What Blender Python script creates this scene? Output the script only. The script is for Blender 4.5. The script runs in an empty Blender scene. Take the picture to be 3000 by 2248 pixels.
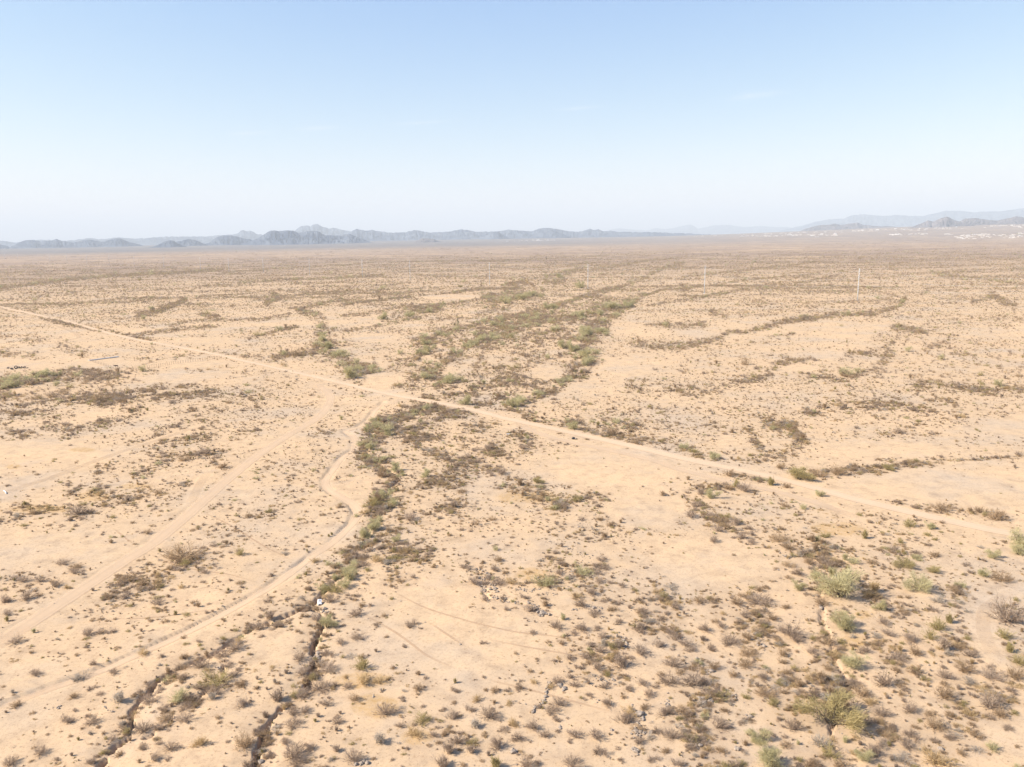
import bpy, math, random
import numpy as np
from mathutils import Vector, Matrix

# ------------------------------------------------------------------ camera, sky, sun, exposure
sc = bpy.context.scene
COL = sc.collection
F, CAMH, PITCH, ROLL = 2330.0, 50.0, math.radians(10.3), math.radians(0.86)
cam_d = bpy.data.cameras.new('camera'); cam = bpy.data.objects.new('camera', cam_d); COL.objects.link(cam)
cam_d.sensor_width = 36.0; cam_d.lens = F / 3000.0 * 36.0; cam_d.clip_start = 0.5; cam_d.clip_end = 120000
cam.matrix_world = Matrix.Translation((0, 0, CAMH)) @ Matrix.Rotation(math.radians(90) - PITCH, 4, 'X') @ Matrix.Rotation(-ROLL, 4, 'Z')
sc.camera = cam
SUN_EL, SUN_AZ = math.radians(38), math.radians(10)      # shadows fall to +X, a little away from the camera
world = bpy.data.worlds.new('World'); sc.world = world; world.use_nodes = True
wn = world.node_tree; bgn = wn.nodes['Background']
sky = wn.nodes.new('ShaderNodeTexSky'); sky.sky_type = 'NISHITA'; sky.sun_disc = False
sky.sun_elevation = SUN_EL; sky.altitude = 700; sky.air_density = 1.0; sky.dust_density = 1.0; sky.ozone_density = 1.0
SX, SY = -math.cos(SUN_AZ), -math.sin(SUN_AZ)            # horizontal direction towards the sun
sky.sun_rotation = math.atan2(SX, SY)
bgn.inputs['Strength'].default_value = 0.115
sep = wn.nodes.new('ShaderNodeSeparateColor'); cmb = wn.nodes.new('ShaderNodeCombineColor'); wn.links.new(sky.outputs[0], sep.inputs[0])
for ch, (pw, kk) in enumerate(((1.18, .535), (.88, .755), (.38, 1.77))):     # the camera's softer, paler rendering of the sky
    p_ = wn.nodes.new('ShaderNodeMath'); p_.operation = 'POWER'; p_.inputs[1].default_value = pw; wn.links.new(sep.outputs[ch], p_.inputs[0])
    q_ = wn.nodes.new('ShaderNodeMath'); q_.operation = 'MULTIPLY'; q_.inputs[1].default_value = kk; wn.links.new(p_.outputs[0], q_.inputs[0])
    wn.links.new(q_.outputs[0], cmb.inputs[ch])
wn.links.new(cmb.outputs[0], bgn.inputs['Color'])
sl = bpy.data.lights.new('sun', 'SUN'); sl.energy = 4.2; sl.angle = math.radians(0.53); sl.color = (1.0, 0.93, 0.83)
so = bpy.data.objects.new('sun', sl); COL.objects.link(so)
so.rotation_euler = Vector((SX * math.cos(SUN_EL), SY * math.cos(SUN_EL), math.sin(SUN_EL))).to_track_quat('Z', 'Y').to_euler()
vs = sc.view_settings; vs.view_transform = 'Standard'; vs.look = 'None'; vs.exposure = 1.35; vs.gamma = 1.0; vs.use_curve_mapping = False
sc.cycles.max_bounces = 5; sc.cycles.diffuse_bounces = 2; sc.cycles.glossy_bounces = 1
sc.cycles.transparent_max_bounces = 12; sc.cycles.volume_bounces = 0
sc.cycles.use_denoising = True
rng = np.random.default_rng(7); random.seed(7)

# ------------------------------------------------------------------ photo pixel <-> ground
cr, sr, cp, sp = math.cos(ROLL), math.sin(ROLL), math.cos(PITCH), math.sin(PITCH)
def ray(sx, sy):
    x = (np.asarray(sx, float) - 1500) / F; y = -(np.asarray(sy, float) - 1124) / F
    x, y = cr * x + sr * y, -sr * x + cr * y
    return x, cp + y * sp, -sp + y * cp
def gp(sx, sy):
    X, Y, Z = ray(sx, sy); t = CAMH / np.maximum(-Z, 1e-4); return X * t, Y * t
def px(X, Y, Z=0.0):
    z = np.asarray(Z, float) - CAMH
    v = Y * sp + z * cp; w = np.maximum(Y * cp - z * sp, 1.0)
    a, b = X / w, v / w
    x, y = cr * a - sr * b, sr * a + cr * b
    return 1500 + F * x, 1124 - F * y

def smooth(a, b, x):
    t = np.clip((x - a) / (b - a), 0, 1); return t * t * (3 - 2 * t)
def vnoise(x, y, seed=0):
    xi = np.floor(x).astype(np.int64); yi = np.floor(y).astype(np.int64)
    fx = x - xi; fy = y - yi; fx = fx * fx * (3 - 2 * fx); fy = fy * fy * (3 - 2 * fy)
    def h(a, b):
        n = (a * 374761393 + b * 668265263 + seed * 1442695041) & 0x7fffffff
        n = ((n ^ (n >> 13)) * 1274126177) & 0x7fffffff
        return ((n ^ (n >> 16)) & 0xffff) / 65535.0
    return (h(xi, yi) * (1 - fx) + h(xi + 1, yi) * fx) * (1 - fy) + (h(xi, yi + 1) * (1 - fx) + h(xi + 1, yi + 1) * fx) * fy
def fbm(x, y, seed=0, oct=4):
    s = 0; a = 0.5; t = 0
    for i in range(oct):
        s = s + a * vnoise(x, y, seed + i * 17); t += a; a *= 0.5; x = x * 2.03 + 5.1; y = y * 2.03 + 1.7
    return s / t

# ------------------------------------------------------------------ objects helpers
def tag(o, label=None, cat=None, group=None, kind=None):
    if label: o['label'] = label
    if cat: o['category'] = cat
    if group: o['group'] = group
    if kind: o['kind'] = kind
    return o
UNI = 'first second third fourth fifth sixth seventh eighth ninth tenth eleventh twelfth thirteenth fourteenth fifteenth sixteenth seventeenth eighteenth nineteenth'.split()
TEN = ['', '', 'twenty', 'thirty', 'forty', 'fifty', 'sixty', 'seventy', 'eighty', 'ninety']
def ordw(n):
    if n < 20: return UNI[n - 1]
    if n >= 100: return 'hundred and ' + ordw(n - 100) if n > 100 else 'hundredth'
    return TEN[n // 10] + '-' + UNI[n % 10 - 1] if n % 10 else TEN[n // 10][:-1] + 'ieth'
def link(name, me, parent=None, loc=None, rz=0, s=1):
    o = bpy.data.objects.new(name, me); COL.objects.link(o)
    if parent: o.parent = parent
    if loc is not None: o.location = loc
    o.rotation_euler = (0, 0, rz)
    o.scale = (s, s, s) if not isinstance(s, tuple) else s
    return o
def mesh_np(name, v, f, mats, smooth_=False, mi=None):
    """v (n,3); f (m,k) with k = 3 or 4"""
    me = bpy.data.meshes.new(name); v = np.asarray(v, np.float32); f = np.asarray(f, np.int32); k = f.shape[1]
    me.vertices.add(len(v)); me.vertices.foreach_set('co', v.ravel())
    me.loops.add(f.size); me.loops.foreach_set('vertex_index', f.ravel())
    me.polygons.add(len(f)); me.polygons.foreach_set('loop_start', np.arange(0, f.size, k, dtype=np.int32))
    me.polygons.foreach_set('loop_total', np.full(len(f), k, np.int32))
    if mi is not None: me.polygons.foreach_set('material_index', np.asarray(mi, np.int32))
    me.polygons.foreach_set('use_smooth', np.full(len(f), smooth_))
    for m in (mats if isinstance(mats, (list, tuple)) else [mats]): me.materials.append(m)
    me.update(calc_edges=True); me.validate()
    return me
class MB:
    """collects boxes, tubes and lumps into one mesh"""
    def __init__(s): s.v = []; s.f = []
    def box(s, c, d, rz=0.0, tilt=0.0, taper=1.0):
        n = len(s.v); R = Matrix.Rotation(rz, 3, 'Z') @ Matrix.Rotation(tilt, 3, 'X')
        for z in (-1, 1):
            k = taper if z > 0 else 1
            for x, y in ((-1, -1), (1, -1), (1, 1), (-1, 1)):
                s.v.append(tuple(Vector(c) + R @ Vector((x * d[0] / 2 * k, y * d[1] / 2 * k, z * d[2] / 2))))
        for q in ((3, 2, 1, 0), (4, 5, 6, 7), (0, 1, 5, 4), (1, 2, 6, 5), (2, 3, 7, 6), (3, 0, 4, 7)): s.f.append(tuple(n + i for i in q))
    def tube(s, pts, radii, k=6):
        pts = [Vector(p) for p in pts]; n0 = len(s.v)
        for i, p in enumerate(pts):
            d = (pts[min(i + 1, len(pts) - 1)] - pts[max(i - 1, 0)]).normalized()
            u = d.cross(Vector((0, 0, 1)) if abs(d.z) < 0.9 else Vector((1, 0, 0))).normalized(); w = d.cross(u)
            r = radii[i] if isinstance(radii, (list, tuple)) else radii
            for j in range(k):
                a = 2 * math.pi * j / k; s.v.append(tuple(p + u * (math.cos(a) * r) + w * (math.sin(a) * r)))
        for i in range(len(pts) - 1):
            for j in range(k):
                a = n0 + i * k + j; b = n0 + i * k + (j + 1) % k
                s.f.append((a, b, b + k, a + k))
        s.f.append(tuple(n0 + j for j in range(k))[::-1]); s.f.append(tuple(n0 + (len(pts) - 1) * k + j for j in range(k)))
    def mesh(s, name, mat, smooth_=False):
        me = bpy.data.meshes.new(name); me.from_pydata(s.v, [], s.f); me.materials.append(mat)
        if smooth_:
            for p in me.polygons: p.use_smooth = True
        me.update(); return me
    def build(s, name, mat, parent=None, loc=None, rz=0, smooth_=False):
        return link(name, s.mesh(name, mat, smooth_), parent, loc, rz)

# ------------------------------------------------------------------ materials
def nmat(name):
    m = bpy.data.materials.new(name); m.use_nodes = True
    b = m.node_tree.nodes['Principled BSDF']; b.inputs['Roughness'].default_value = 0.9
    b.inputs['Specular IOR Level'].default_value = 0.15
    return m, m.node_tree, b
def rgb(c): return (c[0], c[1], c[2], 1)
def ramp(nt, stops):
    r = nt.nodes.new('ShaderNodeValToRGB'); e = r.color_ramp.elements
    e[0].position, e[0].color = stops[0][0], rgb(stops[0][1]); e[1].position, e[1].color = stops[-1][0], rgb(stops[-1][1])
    for p, c in stops[1:-1]:
        x = e.new(p); x.color = rgb(c)
    return r
def noise(nt, vec, scale, detail=4, rough=0.55):
    n = nt.nodes.new('ShaderNodeTexNoise'); n.inputs['Scale'].default_value = scale
    n.inputs['Detail'].default_value = detail; n.inputs['Roughness'].default_value = rough
    if vec is not None: nt.links.new(vec, n.inputs['Vector'])
    return n
def mixc(nt, fac, a, b, mode='MIX'):
    m = nt.nodes.new('ShaderNodeMix'); m.data_type = 'RGBA'; m.blend_type = mode
    for s, v in ((m.inputs[0], fac), (m.inputs[6], a), (m.inputs[7], b)):
        if isinstance(v, (tuple, list)): s.default_value = rgb(v)
        elif isinstance(v, (int, float)): s.default_value = v
        else: nt.links.new(v, s)
    return m.outputs[2]
def mth(nt, op, a, b=None, clamp=False):
    m = nt.nodes.new('ShaderNodeMath'); m.operation = op; m.use_clamp = clamp
    for s, v in ((m.inputs[0], a), (m.inputs[1], b)):
        if v is None: continue
        if isinstance(v, (int, float)): s.default_value = v
        else: nt.links.new(v, s)
    return m.outputs[0]
def attr(nt, name):
    a = nt.nodes.new('ShaderNodeAttribute'); a.attribute_name = name; return a.outputs['Fac']
def plant_mat(name, c1, c2, c3):
    """matt stems and leaves whose colour differs a little from plant to plant and within a plant"""
    m, nt, b = nmat(name)
    oi = nt.nodes.new('ShaderNodeObjectInfo'); tc = nt.nodes.new('ShaderNodeTexCoord')
    r = ramp(nt, [(0.0, c1), (0.5, c2), (1.0, c3)])
    n = noise(nt, tc.outputs['Object'], 3.0, 2)
    k = mth(nt, 'ADD', mth(nt, 'MULTIPLY', oi.outputs['Random'], 0.6), mth(nt, 'MULTIPLY', n.outputs[0], 0.45))
    nt.links.new(k, r.inputs[0]); nt.links.new(r.outputs[0], b.inputs['Base Color'])
    tr = nt.nodes.new('ShaderNodeBsdfTranslucent'); nt.links.new(r.outputs[0], tr.inputs['Color'])
    ms = nt.nodes.new('ShaderNodeMixShader'); ms.inputs[0].default_value = .45
    nt.links.new(b.outputs[0], ms.inputs[1]); nt.links.new(tr.outputs[0], ms.inputs[2]); nt.links.new(ms.outputs[0], nt.nodes['Material Output'].inputs['Surface'])
    return m
def flat_mat(name, c, rough=0.8, var=0.12, scale=2.0, metal=0.0):
    m, nt, b = nmat(name); tc = nt.nodes.new('ShaderNodeTexCoord')
    n = noise(nt, tc.outputs['Object'], scale, 4)
    r = ramp(nt, [(0.3, tuple(x * (1 - var) for x in c)), (0.7, tuple(min(1, x * (1 + var)) for x in c))])
    nt.links.new(n.outputs[0], r.inputs[0]); nt.links.new(r.outputs[0], b.inputs['Base Color'])
    b.inputs['Roughness'].default_value = rough; b.inputs['Metallic'].default_value = metal
    return m
PM = {
 'grey':  plant_mat('grey_twigs',  (.31,.23,.165), (.39,.295,.215), (.46,.36,.27)),
 'brown': plant_mat('brown_twigs', (.31,.215,.13), (.40,.285,.175), (.47,.345,.215)),
 'olive': plant_mat('olive_twigs', (.33,.265,.12), (.40,.325,.15), (.46,.37,.18)),
 'straw': plant_mat('straw_stems', (.44,.32,.175), (.52,.38,.205), (.58,.44,.25)),
 'pale':  plant_mat('pale_dry_stems', (.40,.335,.265), (.48,.41,.325), (.55,.475,.385)),
 'green': plant_mat('green_twigs', (.43,.38,.205), (.51,.45,.25), (.57,.51,.30)),
}
M_bark = flat_mat('bark', (.12,.095,.065), 0.95, .3, 6)
M_rock = flat_mat('rock', (.28,.225,.175), 0.95, .3, 4)
# a few faint wisps of cirrus, fixed in the sky by direction
gmp = wn.nodes.new('ShaderNodeTexCoord'); acc = None
def _w(op, a, b=None):
    m = wn.nodes.new('ShaderNodeMath'); m.operation = op
    for s_, v_ in ((m.inputs[0], a), (m.inputs[1], b)):
        if v_ is None: continue
        if isinstance(v_, (int, float)): s_.default_value = v_
        else: wn.links.new(v_, s_)
    return m.outputs[0]
def _dot(v):
    m = wn.nodes.new('ShaderNodeVectorMath'); m.operation = 'DOT_PRODUCT'; wn.links.new(gmp.outputs['Generated'], m.inputs[0]); m.inputs[1].default_value = v; return m.outputs['Value']
wnz = wn.nodes.new('ShaderNodeTexNoise'); wnz.inputs['Scale'].default_value = 60; wnz.inputs['Detail'].default_value = 4; wn.links.new(gmp.outputs['Generated'], wnz.inputs['Vector'])
for az_, el_, w_, h_ in ((16.6, 9.0, .026, .0030), (-12.9, 7.5, .020, .0022), (-17.4, 7.1, .020, .0018), (4.9, 8.7, .022, .0016), (-6.0, 7.9, .03, .0015)):
    a_, e_ = math.radians(az_), math.radians(el_); d_ = Vector((math.sin(a_) * math.cos(e_), math.cos(a_) * math.cos(e_), math.sin(e_)))
    rt_ = Vector((math.cos(a_), -math.sin(a_), .06)); up_ = rt_.cross(d_)
    u_ = _w('DIVIDE', _dot(rt_), w_); v_ = _w('DIVIDE', _w('ABSOLUTE', _w('SUBTRACT', _dot(up_), 0.0)), h_)
    u_ = _w('DIVIDE', _w('SUBTRACT', _dot(rt_), rt_.dot(d_)), w_)
    g_ = _w('MULTIPLY', _w('EXPONENT', _w('MULTIPLY', _w('ADD', _w('MULTIPLY', u_, u_), _w('MULTIPLY', v_, v_)), -1.0)), _w('GREATER_THAN', _dot(d_), 0.5))
    acc = g_ if acc is None else _w('ADD', acc, g_)
mxc = wn.nodes.new('ShaderNodeMix'); mxc.data_type = 'RGBA'
wn.links.new(_w('MULTIPLY', acc, _w('MULTIPLY', wnz.outputs[0], .5)), mxc.inputs[0]); wn.links.new(cmb.outputs[0], mxc.inputs[6]); mxc.inputs[7].default_value = (3.6, 3.7, 3.75, 1)
wn.links.new(mxc.outputs[2], bgn.inputs['Color'])

# ------------------------------------------------------------------ layout read from the photograph (source pixels)
GULLY = [  # (points, half width m, depth m)
 ([(1336,1200),(1320,1215),(1249,1192),(1181,1230),(1104,1250),(1086,1298),(1068,1348),(1122,1363),(1154,1384),(1163,1409),(1136,1438),(1117,1470),(1095,1524),(1081,1574),(1059,1612),(1040,1650),(1012,1683),(985,1700),(945,1738),(912,1774)], .8, .8),
 ([(909,1772),(850,1797),(791,1822),(741,1840),(678,1882),(624,1916),(556,1944),(502,1969),(455,2000),(434,2032),(402,2059),(384,2091),(389,2127),(375,2159),(335,2190),(303,2231),(283,2262)], .95, 1.7),
 ([(911,1774),(940,1800),(945,1833),(922,1878),(913,1914),(922,1942),(906,1982),(895,2018),(868,2046),(827,2070),(800,2100),(773,2140),(759,2181),(750,2222),(740,2262)], .85, 1.5),
 ([(655,1950),(646,1982),(597,2032),(575,2055),(551,2077),(511,2100),(470,2122),(470,2136),(434,2159)], .45, .7),
 ([(1425,995),(1375,1015),(1316,1049),(1285,1075),(1262,1098)], 1.0, 1.2),
 ([(1393,1652),(1405,1688),(1418,1734),(1436,1758),(1479,1762),(1511,1768),(1565,1782),(1597,1812)], .7, .4),
 ([(2484,1991),(2480,2010),(2440,2120),(2425,2160),(2448,2190)], .5, .7),
 ([(2384,1640),(2400,1700),(2410,1780),(2440,1900),(2484,1991)], .7, .35),
 ([(850,1086),(678,1109),(565,1124),(511,1137)], .5, .5),
 ([(515,1045),(452,1056),(398,1076),(372,1084)], .5, .4),
]
ROAD = {  # name: (points, width m, colour set)
 'main': ([(-60,888),(0,901),(90,920),(212,946),(316,975),(407,998),(452,1006),(588,1030),(723,1061),(859,1089),(1000,1121),(1136,1154),(1271,1180),(1362,1197),(1497,1229),(1678,1268),(1814,1298),(2000,1343),(2136,1372),(2316,1411),(2497,1460),(2678,1503),(2859,1542),(3000,1569),(3200,1612)], 3.4),
 'side': ([(1512,1234),(1542,1252),(1588,1272),(1655,1290),(1760,1312),(1859,1335),(1927,1353),(2000,1378),(2136,1412),(2271,1440),(2407,1478),(2520,1520)], 2.6),
 'left': ([(925,1122),(940,1131),(967,1156),(956,1190),(920,1230),(836,1282),(746,1345),(655,1418),(565,1496),(497,1553),(429,1603),(344,1655),(226,1733),(113,1806),(0,1880),(-60,1920)], 3.1),
 'curvy': ([(1125,1176),(1098,1203),(1080,1230),(1052,1250),(1012,1264),(1024,1272),(1040,1289),(1036,1318),(1004,1338),(976,1376),(955,1407),(958,1432),(1000,1459),(1034,1476),(1050,1499),(1034,1531),(1006,1560),(980,1586),(912,1631),(843,1684),(753,1742),(640,1806),(527,1861),(410,1914),(275,1973),(140,2018),(0,2073),(-60,2095)], 1.9),
 'loop': ([(610,1384),(583,1425),(568,1455),(558,1480)], 2.2),
 'upper': ([(588,1244),(452,1294),(271,1357),(158,1398),(45,1434),(-30,1460)], 2.4),
 'right': ([(2985,1722),(2927,1752),(2888,1782),(2880,1833),(2898,1887),(2922,1942)], 1.9),
 'farleft': ([(0,912),(60,925),(180,960),(230,990),(120,1003),(0,1012)], 2.6),
}
TRAIL = [
 [(583,1497),(640,1522),(705,1556),(769,1597),(859,1642)],
 [(440,1618),(475,1640),(560,1665),(678,1684),(769,1713)],
 [(1050,1790),(1072,1806),(1172,1865),(1253,1923),(1344,1964)],
 [(1410,1986),(1470,2003),(1524,2014),(1606,2036),(1746,2073),(1820,2094)],
 [(1136,1729),(1235,1779),(1362,1820),(1497,1851),(1610,1865),(1745,1886)],
 [(1253,1824),(1300,1856),(1372,1900)],
 [(330,1545),(360,1570),(395,1595)],
 [(640,1784),(540,1796),(452,1807),(316,1811)],
 [(1420,1872),(1560,1900),(1700,1925),(1790,1935)],
]
# vegetation cover: strokes (points, half width px, density 0..1, green share)
VEG = [
 ([(1000,972),(1068,961),(1122,952)],4,.7,.1),
 ([(1000,927),(1068,923),(1136,916)],3,.6,.1),
 ([(1203,997),(1271,988),(1339,966),(1407,948),(1452,939),(1520,930),(1588,907),(1655,889)],6,.85,.1),
 ([(1262,1088),(1316,1047),(1371,1020),(1420,993),(1452,970),(1497,952),(1565,943),(1678,939),(1723,925),(1791,903),(1850,889)],6,.95,.1),
 ([(1452,1007),(1497,988),(1542,961),(1588,952)],4,.75,.1),
 ([(1393,1074),(1416,1043),(1430,1011)],6,.7,.1),
 ([(1475,1020),(1542,979),(1610,993),(1655,997)],6,.55,.1),
 ([(1750,1097),(1791,1083),(1836,1074),(1877,1065)],4,.85,.1),
 ([(1873,1011),(1931,1020),(2000,1020)],8,.75,.1),
 ([(1836,1129),(1895,1147)],7,.6,.1),
 ([(1389,1178),(1407,1151),(1452,1133),(1520,1124),(1565,1133),(1588,1124)],7,.6,.1),
 ([(1624,1187),(1678,1196)],10,.55,.1),
 ([(1533,1224),(1588,1242),(1642,1260)],6,.75,.1),
 ([(1741,1264),(1814,1273)],7,.6,.1),
 ([(1850,1296),(1949,1314)],5,.65,.1),
 ([(1267,1237),(1235,1246),(1194,1264),(1136,1278),(1104,1282)],7,.75,.1),
 ([(2000,1020),(2059,1006),(2108,993),(2136,973),(2181,975),(2240,961),(2280,948),(2335,939),(2398,932),(2443,921),(2565,921),(2601,907),(2633,898),(2651,875)],5,.85,.1),
 ([(2000,866),(2063,869),(2113,857)],2.5,.8,.1),
 ([(2000,853),(2045,835),(2149,839),(2253,835),(2339,832),(2407,817),(2461,805)],2.5,.85,.1),
 ([(2000,812),(2090,803),(2203,792),(2271,780)],2,.8,.1),
 ([(2732,798),(2769,812),(2836,812),(2904,821),(3000,837)],2.5,.9,.1),
 ([(2542,844),(2579,857),(2655,876)],3,.6,.1),
 ([(2850,884),(2922,871),(2949,893)],6,.75,.1),
 ([(2249,988),(2325,979)],3,.75,.1),
 ([(2280,1061),(2344,1056),(2407,1047),(2475,1038),(2556,1034),(2588,1020),(2615,1006)],6,.75,.1),
 ([(2466,1106),(2520,1097),(2565,1079),(2588,1070)],5,.8,.1),
 ([(2723,1020),(2769,1006),(2796,1029)],8,.6,.1),
 ([(2714,979),(2805,984)],5,.45,.1),
 ([(2678,1106),(2741,1129),(2805,1133)],7,.65,.1),
 ([(2841,1147),(2904,1142),(3000,1137)],7,.75,.1),
 ([(2710,1174),(2769,1169),(2796,1187)],8,.7,.1),
 ([(1300,1000),(1340,985),(1400,985)],5,.6,.1),
 ([(1500,1040),(1560,1020),(1600,1040)],7,.45,.1),
 ([(1640,1010),(1700,985),(1750,950)],8,.7,.1),
 ([(1880,870),(1940,850),(2000,846)],3,.8,.1),
 ([(1900,895),(1990,880),(2040,872)],3,.7,.1),
 ([(1590,905),(1680,880),(1760,865)],4,.7,.1),
 ([(1150,905),(1230,895),(1330,890),(1400,880)],3,.7,.1),
 ([(1090,870),(1180,860),(1260,852)],2.5,.6,.1),
 ([(1700,800),(1790,785),(1900,765),(2000,755)],2,.8,.1),
 ([(1500,790),(1640,780),(1760,770)],2,.7,.1),
 ([(600,870),(700,862),(820,850)],2,.6,.1),
 ([(900,850),(1000,842),(1060,835)],2.5,.6,.1),
 ([(200,870),(330,858),(450,850)],2,.6,.1),
 ([(1180,1090),(1320,1000),(1480,960),(1640,960),(1640,1060),(1440,1120),(1350,1170)],64,.52,.08), ([(1500,1000),(1600,1000),(1560,1060)],56,.52,.08), ([(1700,1290),(1900,1290),(1700,1200),(1990,1230)],50,.22,.03), ([(2000,1080),(2300,1130),(2600,1110),(2990,1090)],90,.22,.02),
 ([(1140,940),(1200,920),(1290,903)],18,.9,.55), ([(1400,882),(1500,872),(1585,858)],15,.9,.55), ([(1480,836),(1560,826),(1650,820)],12,.85,.1),
 ([(1600,811),(1650,801),(1700,790)],8,.8,.5), ([(880,915),(930,930),(950,960),(952,990)],13,.9,.1), ([(945,985),(970,1025),(1000,1050),(1040,1078),(1085,1096)],26,.95,.3),
 ([(795,1050),(860,1040),(935,1025)],10,.85,.1), ([(1850,880),(1790,930),(1742,960)],18,.85,.5), ([(1742,960),(1720,1000),(1708,1040),(1690,1080)],34,.8,.3),
 ([(1690,1070),(1670,1100),(1620,1144),(1565,1167),(1490,1192)],13,.95,.3), ([(1560,920),(1497,950),(1430,975),(1380,1010),(1316,1049),(1262,1088)],15,.9,.25),
 ([(1262,1088),(1290,1125),(1330,1165),(1335,1195)],22,.9,.25), ([(1330,975),(1244,1004),(1226,1036),(1253,1072)],18,.8,.35), ([(1780,880),(1680,900),(1600,920),(1540,950),(1480,970)],14,.6,.3),
 ([(1400,975),(1500,930),(1600,905),(1740,860),(1850,830),(1950,785),(2000,770)],6,.8,.2), ([(1420,1000),(1560,945),(1700,920),(1820,890),(1880,868)],11,.75,.3),
 ([(1690,932),(1760,912),(1810,893)],14,.95,.75), ([(1410,1060),(1390,1100),(1400,1140),(1360,1180)],28,.5,.1), ([(1180,1120),(1250,1150)],10,.2,.1),
 ([(1350,1190),(1440,1195),(1560,1220),(1680,1250)],10,.5,.15), ([(1640,1225),(1720,1260),(1800,1275),(1900,1290),(1990,1315),(2110,1350)],12,.65,.2),
 ([(1336,1200),(1249,1192),(1181,1230),(1104,1250),(1086,1298),(1068,1348),(1122,1363),(1163,1409),(1136,1438),(1117,1470),(1095,1524),(1081,1574),(1050,1620),(1012,1690),(945,1745),(909,1774)],26,.85,.25),
 ([(1160,1240),(1300,1215),(1330,1215)],14,.7,.2),
 ([(909,1774),(791,1824),(678,1884),(556,1948),(440,2040),(390,2120),(300,2230)],32,.55,.05), ([(909,1774),(945,1833),(918,1900),(910,1980),(870,2050),(775,2140),(745,2240)],36,.6,.08),
 ([(655,1950),(600,2030),(500,2110),(440,2200)],40,.4,.03),
 ([(407,925),(460,912),(500,897),(540,880)],8,.9,.1), ([(590,922),(640,930)],6,.8,.1), ([(780,890),(815,872),(795,858)],7,.85,.1), ([(380,985),(450,975),(600,960),(640,955)],6,.6,.1),
 ([(500,955),(560,940),(640,938),(760,938),(850,922)],5,.6,.1), ([(730,992),(800,972),(870,958)],5,.8,.1), ([(850,905),(900,900),(960,885),(1000,880),(1060,875)],5,.65,.1),
 ([(1010,893),(1100,882),(1200,870),(1310,862),(1440,842)],3.5,.8,.1), ([(1100,856),(1145,836),(1175,830)],4,.7,.1), ([(1000,925),(1100,915),(1180,902),(1290,900)],3,.6,.1), ([(0,845),(100,832),(200,820),(330,808),(500,800),(650,790)],5,.9,.2),
 ([(0,882),(150,868),(250,860)],3,.6,.1), ([(700,830),(800,822),(1000,815),(1120,806)],3.5,.8,.25), ([(650,800),(800,788),(1000,778),(1100,768)],2.5,.7,.2), ([(1400,765),(1480,766)],2.5,.9,.2),
 ([(1180,768),(1500,762),(1700,755),(1900,738),(2000,735)],2,.7,.1), ([(0,800),(300,790),(500,782)],2,.6,.1), ([(1650,800),(1720,790),(1800,778),(1920,760)],3,.7,.1),
 ([(0,1128),(100,1120),(230,1097),(340,1102)],16,.95,.1), ([(0,1168),(120,1165),(250,1168),(380,1168),(480,1150),(620,1132)],24,.72,.05), ([(0,1212),(100,1216),(210,1214)],16,.5,.05),
 ([(130,1248),(220,1262),(330,1242),(420,1205)],14,.6,.1), ([(0,1252),(70,1270)],14,.6,.05), ([(60,1290),(200,1282)],6,.35,0),
 ([(400,1310),(520,1300),(640,1278),(740,1255)],24,.42,.05), ([(300,1392),(400,1372),(540,1350),(630,1330)],28,.5,.1), ([(220,1442),(330,1450),(460,1450),(530,1420)],22,.55,.05),
 ([(0,1522),(90,1500),(200,1502),(330,1480),(400,1450)],20,.65,.02), ([(0,1590),(60,1580),(150,1562)],20,.35,0), ([(640,1580),(720,1555),(790,1520)],32,.5,0), ([(880,1400),(900,1350),(960,1280)],35,.38,.08),
 ([(620,1640),(700,1600),(760,1570)],25,.35,0), ([(150,1630),(230,1680)],20,.35,0), ([(0,1690),(120,1740)],30,.4,0), ([(330,1720),(430,1700),(520,1672),(620,1650)],30,.5,0), ([(250,1820),(330,1772),(420,1752),(480,1772)],25,.38,0),
 ([(120,1880),(250,1870),(330,1850)],22,.35,0), ([(500,1260),(680,1180),(760,1150)],45,.32,.02), ([(740,1150),(900,1120),(1000,1160)],20,.15,0),
 ([(0,980),(150,1000),(250,1040)],14,.35,0), ([(0,1035),(120,1040)],10,.45,0), ([(590,1048),(660,1060)],3,.1,0),
 ([(120,2010),(240,2120),(330,2180)],40,.2,0), ([(80,2200),(200,2240)],40,.25,0), ([(930,2050),(960,2240)],50,.3,0), ([(1030,2020),(1140,2020)],30,.28,0), ([(1000,2200),(1300,2150),(1560,2160)],45,.38,.02),
 ([(1240,1260),(1300,1400),(1260,1520),(1200,1620)],90,.6,.04), ([(1400,1260),(1480,1340),(1520,1300)],60,.6,.05), ([(1480,1400),(1560,1440),(1650,1470),(1760,1480)],36,.6,.08), ([(1400,1560),(1560,1560),(1700,1570),(1850,1560)],40,.36,.02),
 ([(1360,1650),(1440,1660),(1520,1720),(1640,1700)],45,.42,.06), ([(1650,1620),(1750,1700),(1720,1800),(1780,1900)],55,.5,.03), ([(1700,1900),(1800,2050),(1900,2200)],80,.52,.03), ([(1950,1800),(2050,2000),(2100,2240)],80,.58,.03),
 ([(2150,1760),(2250,1900),(2300,2100),(2300,2240)],75,.66,.05), ([(2400,1640),(2440,1760),(2460,1900),(2450,2050),(2430,2240)],75,.8,.12), ([(2600,1700),(2640,1850),(2640,2050),(2620,2240)],80,.7,.08),
 ([(2780,1780),(2800,1950),(2800,2150)],70,.62,.08), ([(2950,1800),(2950,1950),(2900,2080)],60,.6,.1), ([(2300,1590),(2600,1620),(2900,1660)],30,.4,.15), ([(2250,1470),(2450,1530),(2640,1570)],32,.22,.12),
 ([(2030,1432),(2130,1422),(2200,1434)],16,.75,.08), ([(2010,1482),(2060,1495),(2180,1560),(2210,1592)],22,.7,.05), ([(2150,1395),(2260,1412),(2290,1425)],10,.7,.15),
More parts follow.
